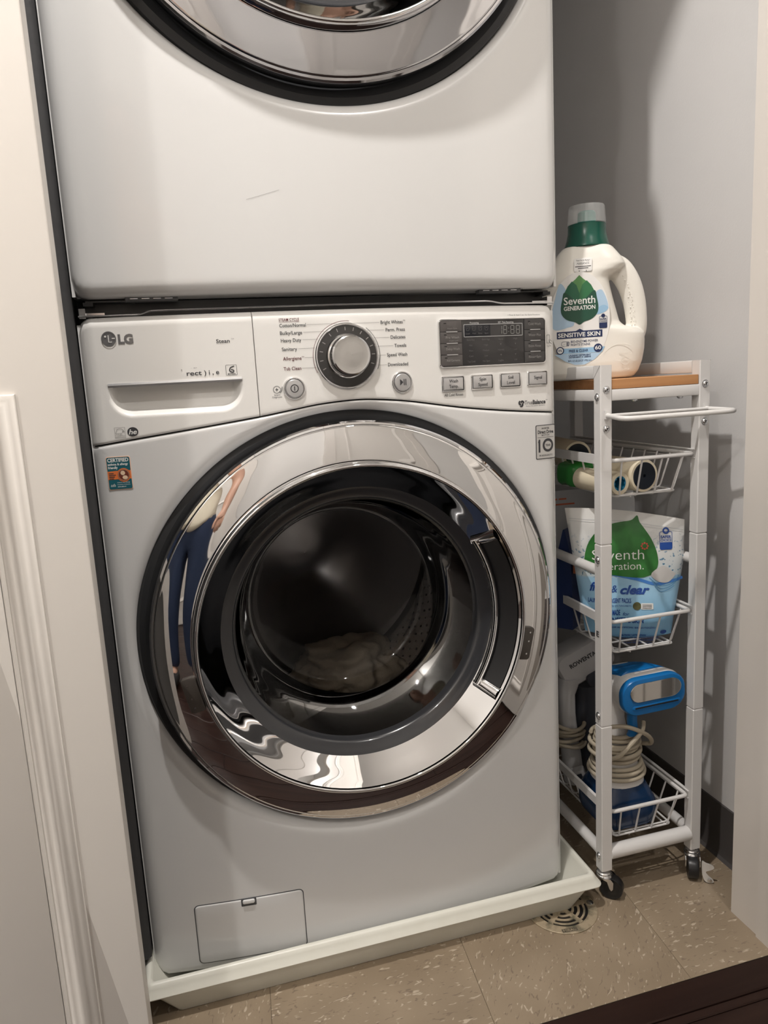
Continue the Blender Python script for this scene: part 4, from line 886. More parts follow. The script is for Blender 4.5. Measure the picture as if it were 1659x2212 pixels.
def t2(q):
    B = blab(.0449); q.text('BIO-ENZYME POWER', -.0265, .9438, .0425, .0038, .0009, B, .006); q.text('FIGHTS STAINS', -.0265, .9388, .0300, .0038, .0009, B, .006); q.text('FREE & CLEAR', LC - .002, .9288, .0300, .0042, .0011, B, .02, 0, 'C')
    q.text('LAUNDRY DETERGENT', LC, .9225, .0345, .0024, .0010, B, .03, 0, 'C'); q.text('DETERGENT A LESSIVE', LC, .9195, .0345, .0024, .0010, B, .03, 0, 'C'); q.text('90 FL OZ LIQ (2.8 QT / PTE) 2.6 L', LC, .9135, .0370, .0028, .0010, B, .015, 0, 'C')
    q.text('SAFER', .0240, .9768, .0100, .0030, .0010, B, .03, 0, 'C'); q.text('CHOICE', .0240, .9734, .0100, .0026, .0010, B, .03, 0, 'C'); q.text('0%', -.0435, .9305, .0062, .0038, .0014, B, .01, 0, 'C')
    q.stroke(rrect(.0130, .0070, .003, -.0350, .9427), .0005, .0009, B, True); q.stroke([(-.0380, .9427), (-.0345, .9427)], .0004, .0009, B)
    for k in range(4): q.stroke([(-.0335, .9405 + .0014 * k), (-.0297, .9405 + .0014 * k)], .0008, .0009, B)
pr(None, 'lettering', NAVY, fn=t2)
st = MB(); st.rslab(.0280, .0215, .003, 0, .0003, .0001, BM @ Matrix.Translation((-.0065, 1.0645, .0428)) @ Matrix.Rotation(R(-9), 4, 'X')); st = st.build('shop_sticker', mat('sticker_white', (.76, .75, .73), .4), BT)
q = MB(); M = BM @ Matrix.Translation((-.0065, 1.0645, .0432)) @ Matrix.Rotation(R(-9), 4, 'X')
q.text('Thank You for Buying it', 0, .0062, .0215, .0022, 0, M, .01, 0, 'C'); q.text('MARIANOS', 0, .0005, .0190, .0038, 0, M, 0, .15, 'C'); q.stroke([(-.0122, -.0025), (.0122, -.0025)], .0013, 0, M); q.stroke([(-.0080, -.0053), (.0080, -.0053)], .0013, 0, M); q.stroke([(-.006, -.0108), (-.006, -.0085)], .0010, 0, M); q.stroke([(.005, -.0108), (.005, -.0085)], .0010, 0, M); q.build('lettering', INK, st, smooth=False)

# ---- lint rollers in the upper basket
PAPER = mat('cream_paper_roll', (.74, .66, .50), .6); BLUEC = mat('blue_core_plastic', (.015, .20, .36), .35)
def roller(name, p0, d, L, r, kind, label):
    t = thing(name, label, 'lint roller', (p0[0], p0[1] + L / 2 * d[1], p0[2] - r), 'lint rollers in the upper basket')
    n_ = -Vector(d).normalized(); u = Vector((0, 0, 1)); x_ = u.cross(n_).normalized(); u = n_.cross(x_); M = Matrix((x_, u, n_)).transposed().to_4x4(); M.translation = Vector(p0)
    core = .66 if kind == 'core' else .84
    q = MB(); q.lathe([(r * core, -L), (r * .985, -L), (r, -L + .001), (r, -.001), (r * .985, 0), (r * core, 0), (r * core, -L)], (0, 0, 0), 48, axis='z', M=M); q.build('paper_roll', PAPER, t)
    if kind == 'core':
        q = MB(); q.lathe([(r * core, -.0003), (r * core - .0012, -.0003), (r * core - .0016, -L * .95), (r * core - .0030, -L * .96), (.0002, -L * .96)], (0, 0, 0), 40, axis='z', M=M); b_ = q.build('core', BLUEC, t)
        for k in range(8): a = k * math.pi / 4; q = MB(); q.box(r * core - .0030, r * core - .0012, -.0018, .0018, -.012, -.0006, M @ Matrix.Rotation(a, 4, 'Z')); q.build('core_rib', BLUEC, t, smooth=False)
    else:
        q = MB(); q.lathe([(r * core, -.001), (r * core, .0004), (r * core - .001, .0010), (r * .45, .0006), (.0030, .0002), (.0028, -.004), (.0002, -.004)], (0, 0, 0), 48, axis='z', M=M); q.build('end_cap', mat('navy_black_plastic', (.006, .010, .018), .3), t)
    return t
roller('lint_roller', (.4905, -.010, ZB1 + .0285), (-.10, 1, 0), .105, .0265, 'cap', 'large cream lint roller with a black end cap, at the front of the upper basket')
roller('lint_roller', (.4445, -.012, ZB1 + .0202), (-.16, 1, 0), .095, .0185, 'core', 'small cream lint roller with a blue core, at the front of the upper basket')
roller('lint_roller', (.462, .150, ZB1 + .0500), (.10, 1, .02), .110, .0265, 'cap', 'cream lint roller with a black end cap, lying at the back of the upper basket')
# green packet and blue packet under it
def pack(name, matl, c, w, h, d, M0, label, cat, seed=0, bulge=.5):
    bm = bmesh.new(); bmesh.ops.create_grid(bm, x_segments=18, y_segments=18, size=.5); vs = []
    q = MB(); n = 15; fr, bk = [], []
    def z_(u, v): e = max(0, (1 - (2 * u - 1) ** 4)) * max(0, (1 - (2 * v - 1) ** 4)); return d * .5 * (e ** .5) * (1 + .25 * noise.noise(Vector((u * 4 + seed, v * 4, seed))))
    rs = []
    for i in range(n + 1):
        u = i / n; row = [((u - .5) * w, (j / n - .5) * h, z_(u, j / n) + .0003) for j in range(n + 1)] + [((u - .5) * w, (j / n - .5) * h, -z_(u, j / n) - .0003) for j in range(n, -1, -1)]
        rs.append(row)
    bm.free(); q.rings(rs, True, True, True, M=M0); o = q.build(name, matl, None, ang=60); tag(o, label, cat); return o
GRN = mat('green_plastic_film', (.030, .26, .045), .25)
pack('sponge_packet', GRN, None, .080, .14, .042, Matrix.Translation((.440, .185, ZB1 + .0265)) @ Matrix.Rotation(.12, 4, 'Z') @ Matrix.Rotation(.0, 4, 'X'), 'glossy green plastic packet in the upper basket beside the washer', 'packet', 3.1) if False else None
gp = MB(); GO = [(-.030, -.022), (.030, -.022), (.038, -.012), (.040, .008), (.030, .020), (.004, .022), (-.030, .018), (-.038, .004)]
gp.rings([[(.449 + a * sc_, yy, ZB1 + .0255 + b * sc_) for a, b in [(p[0], p[1]) for p in spline([(a, b, 0) for a, b in GO], 4, True)]] for yy, sc_ in ((.086, .55), (.088, .80), (.094, .96), (.102, 1), (.116, .90), (.130, 1), (.136, .96), (.140, .80), (.142, .5))], True, True, True)
tag(gp.build('scrub_brush', GRN, None, ang=60), 'glossy green plastic block in the upper basket behind the small roller', 'packet')
# ---- pouch of detergent packs in the middle basket
PA = math.atan2(.085, .182); PM = frame((.395, .085, 0), PA)
PO = thing('detergent_pouch', 'upright white and blue pouch of laundry detergent packs in the middle basket', 'pouch', (.49, .06, ZB2))
def edgeL(v): return .036 + (.0035 - .036) * v
def edgeR(v): return .1800 + (.1995 - .1800) * min(1, v * 1.5)
def botz(u): return .4480 - .010 * math.sin(math.pi * min(1, u)) - .005 * u
def topz(u): return .6675 + .002 * math.sin(u * 3) - .0245 * u ** 1.5
def pz(u, v):
    e = max(0., 1 - (2 * u - 1) ** 4) ** .7
    f = .030 * (1 - v) ** .55 * min(1, (v + .03) * 5) if v < .9 else .030 * (.1) ** .55 * (1 - v) / .1
    w = .0022 * noise.noise(Vector((u * 5, v * 6, 1.3))) * (1.4 - v) * 1.6 + .0012 * noise.noise(Vector((u * 11, v * 9, 4.3)))
    return e * f + w * min(1, 6 * u) * min(1, 6 * (1 - u)) * min(1, 8 * v) * min(1, 12 * (1 - v))
def pp(u, v, s_=1, off=0.):
    x = edgeL(v) + (edgeR(v) - edgeL(v)) * u; z = botz(u) + (topz(u) - botz(u)) * v
    return (x, z, s_ * pz(u, v) + off)
NU, NV = 30, 34
q = MB(); q.rings([[pp(i / NU, j / NV, 1, .0003) for j in range(NV + 1)] + [pp(i / NU, j / NV, -1, -.0003) for j in range(NV, -1, -1)] for i in range(NU + 1)], True, True, True, M=PM)
def pouch_mat():
    m = bpy.data.materials.new('pouch_film'); m.use_nodes = True; nt = m.node_tree; b = nt.nodes['Principled BSDF']; L = nt.links.new
    tc = nt.nodes.new('ShaderNodeTexCoord'); sx = nt.nodes.new('ShaderNodeSeparateXYZ'); L(tc.outputs['Object'], sx.inputs[0])
    cr = nt.nodes.new('ShaderNodeValToRGB'); mr = nt.nodes.new('ShaderNodeMapRange'); mr.inputs[1].default_value = .41; mr.inputs[2].default_value = .67; L(sx.outputs[2], mr.inputs[0]); L(mr.outputs[0], cr.inputs[0])
    el = cr.color_ramp.elements; el[0].position = 0; el[0].color = (.20, .47, .72, 1); el[1].position = .53; el[1].color = (.36, .60, .80, 1)
    for p_, c_ in ((.30, (.28, .54, .77)), (.545, (.62, .70, .74)), (.70, (.70, .72, .72)), (1, (.73, .72, .70))): e = el.new(p_); e.color = (*c_, 1)
    vo = nt.nodes.new('ShaderNodeTexNoise'); vo.inputs['Scale'].default_value = 190; vo.inputs['Detail'].default_value = 1; L(tc.outputs['Object'], vo.inputs['Vector'])
    th = nt.nodes.new('ShaderNodeMapRange'); th.inputs[1].default_value = .60; th.inputs[2].default_value = .64; L(vo.outputs['Fac'], th.inputs[0])
    zone = nt.nodes.new('ShaderNodeMapRange'); zone.inputs[1].default_value = .545; zone.inputs[2].default_value = .555; L(sx.outputs[2], zone.inputs[0])
    zone2 = nt.nodes.new('ShaderNodeMapRange'); zone2.inputs[1].default_value = .63; zone2.inputs[2].default_value = .575; L(sx.outputs[2], zone2.inputs[0])
    m1 = nt.nodes.new('ShaderNodeMath'); m1.operation = 'MULTIPLY'; L(th.outputs[0], m1.inputs[0]); L(zone.outputs[0], m1.inputs[1])
    m2 = nt.nodes.new('ShaderNodeMath'); m2.operation = 'MULTIPLY'; L(m1.outputs[0], m2.inputs[0]); L(zone2.outputs[0], m2.inputs[1])
    mx = nt.nodes.new('ShaderNodeMix'); mx.data_type = 'RGBA'; L(m2.outputs[0], mx.inputs[0]); L(cr.outputs[0], mx.inputs[6]); mx.inputs[7].default_value = (.07, .22, .36, 1)
    L(mx.outputs[2], b.inputs['Base Color']); b.inputs['Roughness'].default_value = .3; return m
pf = q.build('pouch_film', pouch_mat(), PO, ang=60)
q = MB(); q.stroke([(0, 0), (.001, 0)], .0001, 0, PM)
# prints follow the bulged front: map local (x,z) to (u,v)
def pmap(x, z, off=.0006):
    v = .5
    for _ in range(12):
        u = (x - edgeL(v)) / (edgeR(v) - edgeL(v)); u = max(0, min(1, u)); v = max(0, min(1, (z - botz(u)) / (topz(u) - botz(u))))
    return tuple(PM @ Vector((x, z, pz(u, v) + .0003 + off)))
def pprint_(name, matl, fn, off, sub=0):
    q = MB(); fn(q)
    bm = bmesh.new(); vs = [bm.verts.new(p) for p in q.v]
    for f in q.f:
        try: bm.faces.new([vs[i] for i in f])
        except ValueError: pass
    bmesh.ops.triangulate(bm, faces=bm.faces)
    for _ in range(sub):
        es = [e for e in bm.edges if e.calc_length() > .008]
        if es: bmesh.ops.subdivide_edges(bm, edges=es, cuts=1); bmesh.ops.triangulate(bm, faces=bm.faces)
    bm.verts.ensure_lookup_table(); bm.verts.index_update()
    r_ = MB(); r_.add([pmap(v.co.x, v.co.y, off) for v in bm.verts], [tuple(v.index for v in f.verts) for f in bm.faces]); bm.free()
    return r_.build(name, matl, pf, smooth=True, ang=80)
LEAFG = mat('pouch_leaf_green', (.018, .135, .022), .35, noise_mix=(30, (.03, .19, .032), .4, .65)); ROYAL = mat('royal_blue_print', (.010, .065, .32), .4)
pprint_('leaf_print', LEAFG, lambda q: q.poly([(p[0], p[1]) for p in spline([(.1225, .6525, 0), (.112, .645, 0), (.090, .642, 0), (.062, .634, 0), (.042, .610, 0), (.0345, .580, 0), (.040, .558, 0), (.080, .5530, 0), (.118, .5485, 0), (.134, .5495, 0), (.147, .556, 0), (.1545, .571, 0), (.1525, .592, 0), (.144, .614, 0), (.132, .633, 0), (.126, .642, 0)], 5, True)], 0, I4), .0009, 5)
pprint_('water_line', mat('water_blue_print', (.06, .22, .62), .35), lambda q: q.stroke([(p[0], p[1]) for p in spline([(.040, .5600, 0), (.080, .5545, 0), (.120, .5455, 0), (.150, .5370, 0), (.175, .5400, 0), (.1975, .5430, 0)], 6)], .0052, 0, I4), .0005, 2)
pprint_('splash_print', mat('splash_blue', (.12, .32, .55), .3), lambda q: [q.stroke([(p[0], p[1]) for p in spline([(.140 + .004 * k, .548 - .006 * k, 0), (.158, .534 - .005 * k, 0), (.178 - .003 * k, .536 - .005 * k, 0), (.190 - .004 * k, .548 - .008 * k, 0)], 5)], .0012, 0, I4) for k in range(3)], .0009, 1)
pprint_('pack_print', mat('pack_grey_white', (.62, .61, .60), .4), lambda q: q.poly([(p[0], p[1]) for p in spline([(.144, .556, 0), (.156, .5655, 0), (.166, .5670, 0), (.182, .5545, 0), (.183, .5500, 0), (.172, .5390, 0), (.158, .5400, 0), (.146, .5480, 0)], 4, True)], 0, I4), .0011, 2)
def pt1(q):
    q.text('Seventh', .0470, .5795, .0850, .0180, 0, I4, -.006); q.text('generation.', .0465, .5625, .0845, .0135, 0, I4, -.006)
pprint_('lettering', WHITEINK, pt1, .0014)
pprint_('flower_mark', mat('coral_print', (.62, .07, .05), .4), lambda q: [q.disc(.1330 + .0050 * math.cos(k * math.pi / 4), .6020 + .0050 * math.sin(k * math.pi / 4), .0016, 0, I4, 10) for k in range(8)], .0011)
def pt2(q):
    q.text('free', .0425, .5260, .0270, .0150, 0, I4, .035, .35); q.text('&', .0780, .5230, .0100, .0130, 0, I4, 0, .2); q.text('clear', .0925, .5205, .0480, .0150, 0, I4, .035, .35)
    q.text('LAUNDRY DETERGENT PACKS', .0400, .5055, .0700, .0078, 0, I4, .02); q.text('LESSIVE EN SACHETS', .0660, .4990, .0445, .0028, 0, I4, .0)
    q.text('FIGHTS STAINS, MADE', .0440, .4838, .0480, .0100, 0, I4, .02); q.text('for', .0965, .4830, .0105, .0062, 0, I4, 0, .3); q.text('SENSITIVE SKIN', .0705, .4700, .0595, .0100, 0, I4, .02)
    q.text('NO DYES OR ARTIFICIAL BRIGHTENERS', .0550, .4575, .0960, .0034, 0, I4, .01); q.text('CAUTION / ATTENTION', .0930, .4400, .0440, .0042, 0, I4, .03)
    for k, s_ in enumerate(('IRRITANT TO EYES / DOMMAGEABLE POUR LES YEUX', 'HARMFUL IF SWALLOWED / NOCIF EN CAS D INGESTION', 'See back panel / Voir la notice au verso')): q.text(s_, .0930, .4350 - .0044 * k, .066 - .006 * k, .0028, 0, I4, .015)
pprint_('lettering', ROYAL, pt2, .0009)
pprint_('badge', ROYAL, lambda q: (q.poly(rrect(.0200, .0120, .002, .1680, .6010), 0, I4), q.stroke(rrect(.0200, .0300, .003, .1680, .6100), .0008, 0, I4, True), q.arc(.1680, .6265, .0042, .0026, 0, I4), q.text('SAFER', .1680, .6140, .0170, .0048, 0, I4, .03, 0, 'C'), q.text('CHOICE', .1680, .6085, .0170, .0044, 0, I4, .02, 0, 'C')), .0010)
pprint_('round_mark', ROYAL, lambda q: q.disc(.1660, .4480, .0055, 0, I4, 20, .0042), .0010)
pprint_('seal_mark', mat('seal_olive', (.10, .10, .035), .5), lambda q: q.disc(.1195, .5000, .0068, 0, I4, 24), .0010)
pprint_('seal_panel', WHITEINK, lambda q: q.poly(rrect(.0200, .0105, .001, .1360, .4995), 0, I4), .0010)
pprint_('lettering', INK, lambda q: [q.stroke([(.1280, .5018 - .0026 * k), (.1435, .5018 - .0026 * k)], .0009, 0, I4) for k in range(3)], .0013)
pprint_('zip_line', mat('film_crease', (.60, .61, .62), .25), lambda q: (q.stroke([(.010, .6500), (.100, .6440), (.1960, .6270)], .0014, 0, I4), q.stroke([(.010, .6465), (.100, .6405), (.1960, .6235)], .0010, 0, I4)), .0004, 4)
# ---- cartons behind the pouch
q = MB(); M = Matrix.Translation((.470, .215, ZB2 + .1265)) @ Matrix.Rotation(R(-6), 4, 'Z'); q.add([(x * .062, y_ * .038, z * .122) for z in (-1, 1) for y_ in (-1, 1) for x in (-1, 1)], [(0, 2, 3, 1), (4, 5, 7, 6), (0, 1, 5, 4), (2, 6, 7, 3), (0, 4, 6, 2), (1, 3, 7, 5)], M)
bx = q.build('dryer_sheet_carton', mat('carton_grey', (.46, .46, .47), .6), None, smooth=False); tag(bx, 'pale grey carton with orange lettering standing behind the pouch', 'carton')
q = MB(); Mf = M @ Matrix(((1, 0, 0, 0), (0, 0, -1, -.0383), (0, 1, 0, 0), (0, 0, 0, 1))); [q.stroke([(a, zz_), (b, zz_)], .0030, 0, Mf) for a, b, zz_ in ((-.055, -.030, .106), (-.027, -.012, .106), (-.055, -.036, .096), (-.033, .004, .096))]; q.build('print_bars', mat('orange_red_ink', (.55, .12, .05), .5), bx, smooth=False)
q = MB(); M = Matrix.Translation((.540, .135, ZB2 + .131)) @ Matrix.Rotation(R(-14), 4, 'Z') @ Matrix.Rotation(R(-5), 4, 'X')
q.rings([[(a, h, b) for a, b in rrect(.085 + (.012 if abs(b_) > 8 else 0), .0, .0, 0, 0, 1)] for h, b_ in ((0, 0), (.001, 0))], True, M=M) if False else None
q.add([(x * .026, y_ * (.010 if z < 1 else .0008), z * .128 - (.002 * x if z == 1 else 0)) for z in (-1, 0, .75, 1) for y_ in (-1, 1) for x in (-1, 1)], [(0, 1, 3, 2)] + [(4 * k + a, 4 * k + b, 4 * k + 4 + b, 4 * k + 4 + a) for k in range(3) for a, b in ((0, 1), (1, 3), (3, 2), (2, 0))] + [(12, 14, 15, 13)], M)
tag(q.build('refill_bag', mat('frosted_bag', (.68, .70, .72), .35), None, ang=50), 'frosted grey plastic bag standing behind the right of the pouch', 'bag')
q = MB(); M = Matrix.Translation((.4325, .300, ZB2 + .088)); 
q.add([(x * .012, y_ * .045, z * .086) for z in (-1, 1) for y_ in (-1, 1) for x in (-1, 1)], [(0, 2, 3, 1), (4, 5, 7, 6), (0, 1, 5, 4), (2, 6, 7, 3), (0, 4, 6, 2), (1, 3, 7, 5)], M) if False else None
NB = mat('navy_bag_film', (.012, .03, .12), .35); M = Matrix.Translation((.4285, .128, ZB2 + .096)) @ Matrix.Rotation(R(38), 4, 'Z')
q.add([(x * .019 * s_, y_ * .016 * s2, z * .0925) for z, s_, s2 in ((-1, .9, .9), (-.6, 1, 1), (.5, 1, .8), (1, 1, .1)) for y_ in (-1, 1) for x in (-1, 1)], [(0, 1, 3, 2)] + [(4 * k + a, 4 * k + b, 4 * k + 4 + b, 4 * k + 4 + a) for k in range(3) for a, b in ((0, 1), (1, 3), (3, 2), (2, 0))] + [(12, 14, 15, 13)], M)
nb = q.build('stain_remover_bag', NB, None, ang=50); tag(nb, 'navy and orange bag tucked behind the left edge of the pouch', 'bag')
q = MB(); Mf = M @ Matrix(((1, 0, 0, 0), (0, 0, -1, -.0166), (0, 1, 0, 0), (0, 0, 0, 1))); q.poly([(-.018, .036), (.018, .030), (.018, .004), (-.018, .014)], 0, Mf); q.build('orange_print', ORANGE, nb, smooth=False)
q = MB(); q.text('S', .006, -.030, .012, .016, .0004, Mf, .02); q.build('lettering', mat('grey_blue_ink', (.35, .42, .52), .5), nb, smooth=False)

# ---- blue handheld garment steamer in the bottom basket
STB = mat('steamer_blue', (.005, .145, .42), .3); STN = mat('steamer_navy_tank', (.004, .026, .080), .18, coat=.2); STW = mat('steamer_white', (.74, .72, .70), .35); CORD = mat('beige_cord', (.44, .385, .295), .6)
ST = thing('garment_steamer', 'blue and white handheld garment steamer with wrapped beige cord, in the bottom basket', 'steamer', (.475, .055, ZB3))
SXc, SYc = .478, .050
def sup(cx_, cy_, w, d, z, n=40, e=.5): return [(cx_ + w * math.copysign(abs(math.cos(2 * math.pi * i / n)) ** e, math.cos(2 * math.pi * i / n)), cy_ + d * math.copysign(abs(math.sin(2 * math.pi * i / n)) ** e, math.sin(2 * math.pi * i / n)), z) for i in range(n)]
zz = ZB3 + .003
q = MB(); q.rings([sup(SXc, SYc, w, d, z, e=.42) for w, d, z in ((.046, .050, zz), (.052, .056, zz + .003), (.0545, .059, zz + .014), (.0545, .059, zz + .038), (.0525, .056, zz + .046), (.043, .046, zz + .066), (.040, .043, zz + .072))], True, True, True); q.build('water_tank', STN, ST, ang=30)
q = MB(); q.rings([sup(SXc, SYc, w, d, z, e=.8) for w, d, z in ((.041, .043, zz + .070), (.0435, .045, zz + .0715), (.0435, .045, zz + .080), (.036, .038, zz + .098), (.0300, .032, zz + .118))], True, True, True); q.build('tank_collar', STW, ST, ang=40)
q = MB(); q.rings([sup(x, y_, w, d, z, e=.8) for x, y_, w, d, z in ((SXc, SYc, .0298, .031, zz + .117), (SXc - .004, SYc + .004, .025, .027, zz + .150), (SXc - .008, SYc + .006, .0205, .025, zz + .190), (SXc - .008, SYc + .004, .020, .026, zz + .225), (SXc - .004, SYc, .024, .034, zz + .248))], True, True, True); q.build('grip', STW, ST, ang=50)
q = MB(); q.rings([sup(x, y_, .0085, .008, z, 20, .8) for x, y_, z in ((.4835, .012, zz + .168), (.4850, .0095, zz + .175), (.4840, .012, zz + .195), (.4865, .014, zz + .232))], True, True, True); q.build('trigger', STB, ST, ang=60)
HM = frame((.5060, -.020, .3500), R(3)) @ Matrix.Rotation(R(3.0), 4, 'Z') @ Matrix.Diagonal((1, .90, 1, 1))
q = MB(); q.slab([(rrect(.1170, .0710, .030, 0, 0, 8), -.018), (rrect(.1200, .0740, .031, 0, 0, 8), -.010), (rrect(.1200, .0740, .031, 0, 0, 8), -.003), (rrect(.1160, .0700, .030, 0, 0, 8), .0000), (rrect(.1080, .0620, .027, 0, 0, 8), .0008)], HM); hd = q.build('steam_head', STB, ST, ang=40)
q = MB(); q.rings([[(x, y_, h) for x, y_ in rrect(w, hh, r, ox, oy, 8)] for w, hh, r, ox, oy, h in ((.1190, .0730, .031, 0, 0, -.0100), (.1220, .0760, .032, 0, 0, -.0180), (.118, .074, .032, -.001, 0, -.030), (.100, .070, .032, -.006, 0, -.060), (.078, .062, .030, -.014, 0, -.085), (.060, .050, .024, -.018, 0, -.098))], True, False, True, M=HM); q.build('head_shell', STW, ST, ang=40)
q = MB(); q.rings([[(x, y_, h) for x, y_ in rrect(w, hh, r, ox, oy, 8)] for w, hh, r, ox, oy, h in ((.090, .034, .017, .000, .0215, -.0290), (.090, .036, .018, -.002, .0220, -.031), (.080, .036, .018, -.008, .0190, -.062), (.060, .030, .015, -.014, .0150, -.0860))], True, True, True, M=HM); q.build('top_cover', STB, ST, ang=40)
q = MB(); q.rslab(.0960, .0370, .0185, .0006, .0032, .0008, HM, .0020, .0100); q.build('steam_plate', mat('polished_steel', (.66, .65, .63), .07, 1.0), ST, ang=8)
q = MB(); q.rslab(.0900, .0085, .0040, .0004, .0022, .0008, HM, .0030, -.0195); b_ = q.build('slot_frame', STB, ST)
q = MB(); q.rslab(.0820, .0030, .0013, .0014, .0025, .0001, HM, .0030, -.0195); q.build('steam_slot', BLACKP, b_)
def coil(cx_, cy_, z0, z1, r0, r1, turns, rc, seed, par, wob=.004):
    pts = []; N = int(turns * 36)
    for i in range(N + 1):
        t = i / N; a = 2 * math.pi * turns * t; r = r0 + (r1 - r0) * t + wob * noise.noise(Vector((a * .35, seed, 0)))
        pts.append((cx_ + r * math.cos(a), cy_ + r * 1.04 * math.sin(a), z0 + (z1 - z0) * t + wob * 1.1 * noise.noise(Vector((a * .5, 0, seed)))))
    q = MB(); q.tube(pts, rc, 9); return q.build('cord', CORD, par, ang=80)
coil(SXc, SYc, zz + .083, zz + .110, .0495, .0400, 3.4, .0038, 1.1, ST, .002); coil(SXc - .002, SYc, zz + .112, zz + .168, .0400, .0330, 6.2, .0038, 4.2, ST, .003); coil(SXc - .004, SYc + .002, zz + .118, zz + .150, .0445, .0410, 2.4, .0038, 8.2, ST, .005)
q = MB(); q.tube(spline([(.440, .020, zz + .186), (.462, .002, zz + .192), (.490, -.002, zz + .180), (.516, .006, zz + .160), (.528, .020, zz + .140), (.520, .040, zz + .132)], 8), .0038, 9); q.build('cord', CORD, ST)
q = MB(); q.tube(spline([(.432, .016, zz + .128), (.450, -.001, zz + .140), (.472, -.004, zz + .160), (.496, .000, zz + .178), (.506, .010, zz + .190)], 8), .0038, 9); q.build('cord', CORD, ST)

# ---- second appliance behind it: white steam brush
RW = thing('steam_brush', 'white and grey handheld steam brush with a wrapped cord, behind the blue steamer', 'steamer', (.47, .20, ZB3))
RWB = mat('rowenta_grey_white', (.60, .60, .61), .4); DK = mat('dark_grey_plastic', (.045, .05, .065), .35)
gx, gy = .448, .172
q = MB(); q.rings([sup(x, y_, w, d, z, 24, .8) for x, y_, w, d, z in ((gx + .012, gy, .018, .02, ZB3 + .003), (gx + .010, gy, .019, .02, ZB3 + .04), (gx + .002, gy, .0165, .019, ZB3 + .10), (gx - .002, gy, .0150, .018, ZB3 + .15), (gx - .004, gy, .0160, .020, ZB3 + .19), (gx + .002, gy, .022, .026, ZB3 + .225))], True, True, True); q.build('grip', RWB, RW, ang=50)
RM = frame((.476, .160, .352), R(12)) @ Matrix.Rotation(R(28), 4, 'Z')
q = MB(); q.rings([[(x, y_, h) for x, y_ in rrect(w, hh, .02, 0, oy, 6)] for w, hh, oy, h in ((.100, .060, 0, .014), (.110, .070, 0, .008), (.110, .070, 0, -.040), (.100, .060, 0, -.050))], True, True, True, M=RM); q.build('head', RWB, RW, ang=40)
q = MB(); q.text('ROWENTA', -.002, .004, .056, .0085, .0145, RM, .03, 0, 'C'); q.build('lettering', INK, RW, smooth=False)
q = MB(); q.rslab(.044, .026, .009, .010, .022, .004, RM, .006, -.037); q.build('steam_button', DK, RW, ang=40)
q = MB(); q.rings([sup(.492, .190, w, d, z, 30, .6) for w, d, z in ((.026, .035, ZB3 + .003), (.030, .040, ZB3 + .01), (.030, .040, ZB3 + .12), (.024, .034, ZB3 + .20))], True, True, True); q.build('tank', DK, RW, ang=40)
coil(gx + .002, gy, ZB3 + .085, ZB3 + .130, .027, .029, 4.3, .0036, 3.3, RW, .007); coil(gx + .004, gy, ZB3 + .080, ZB3 + .140, .031, .026, 3.3, .0036, 9.3, RW, .009)
q = MB(); M = frame((.4465, .128, ZB3 + .040), R(25)) @ Matrix.Rotation(R(20), 4, 'Z'); q.rslab(.026, .022, .003, -.012, .006, .003, M); pl = q.build('plug', RWB, RW)
q = MB(); q.rslab(.012, .010, .001, .0055, .0066, .0003, M); q.build('plug_face', DK, pl)

# ================================================================== PERSON (standing in the hall, seen only in the chrome)
def skinned(name, chains, matl, parent=None, sub=2, root=0):
    """chains = lists of (x, y, z, r); points that coincide are one joint"""
    vs, rad, es, key = [], [], [], {}
    for ch in chains:
        prev = None
        for (x, y_, z, r) in ch:
            k = (round(x, 4), round(y_, 4), round(z, 4))
            if k not in key: key[k] = len(vs); vs.append((x, y_, z)); rad.append(r)
            if prev is not None and prev != key[k]: es.append((prev, key[k]))
            prev = key[k]
    me = bpy.data.meshes.new(name); me.from_pydata(vs, es, []); o = bpy.data.objects.new(name, me); COL.objects.link(o)
    md = o.modifiers.new('skin', 'SKIN'); md.use_smooth_shade = True
    sv = me.skin_vertices[0].data
    for i, r in enumerate(rad): sv[i].radius = r if isinstance(r, tuple) else (r, r)
    for i in range(len(vs)): sv[i].use_root = (i == root)
    sb = o.modifiers.new('sub', 'SUBSURF'); sb.levels = sub; sb.render_levels = sub
    dg = bpy.context.evaluated_depsgraph_get(); me2 = bpy.data.meshes.new_from_object(o.evaluated_get(dg)); bpy.data.objects.remove(o)
    me2.name = name; me2.materials.clear(); me2.materials.append(matl); me2.shade_smooth()
    o = bpy.data.objects.new(name, me2); COL.objects.link(o)
    if parent: attach(o, parent)
    return o
PXc, PYc, PS = -0.60, -1.12, .93
def P(x, y_, z, r): return (PXc + x * PS, PYc + y_ * PS, z * PS, tuple(a * PS for a in r) if isinstance(r, tuple) else r * PS)
SKIN = mat('skin', (.56, .33, .235), .5); SHIRT = mat('cream_tshirt_cotton', (.74, .68, .54), .85, bump=(90, .3)); JEANS = mat('dark_denim', (.018, .032, .075), .85, bump=(400, .3)); HAIR = mat('dark_hair', (.03, .02, .014), .6); SHOE = mat('dark_shoe', (.02, .02, .022), .5)
PE = thing('person', 'person in cream t-shirt and dark blue jeans, reflected in the chrome door ring', 'person', (PXc, PYc, 0))
body = [[P(0, 0, .98, .11), P(0, 0, 1.15, .105), P(0, 0, 1.32, .115), P(0, 0, 1.44, .07), P(0, .01, 1.52, .052), P(0, .03, 1.60, .075), P(0, .035, 1.68, .085), P(0, .02, 1.74, .065)]]
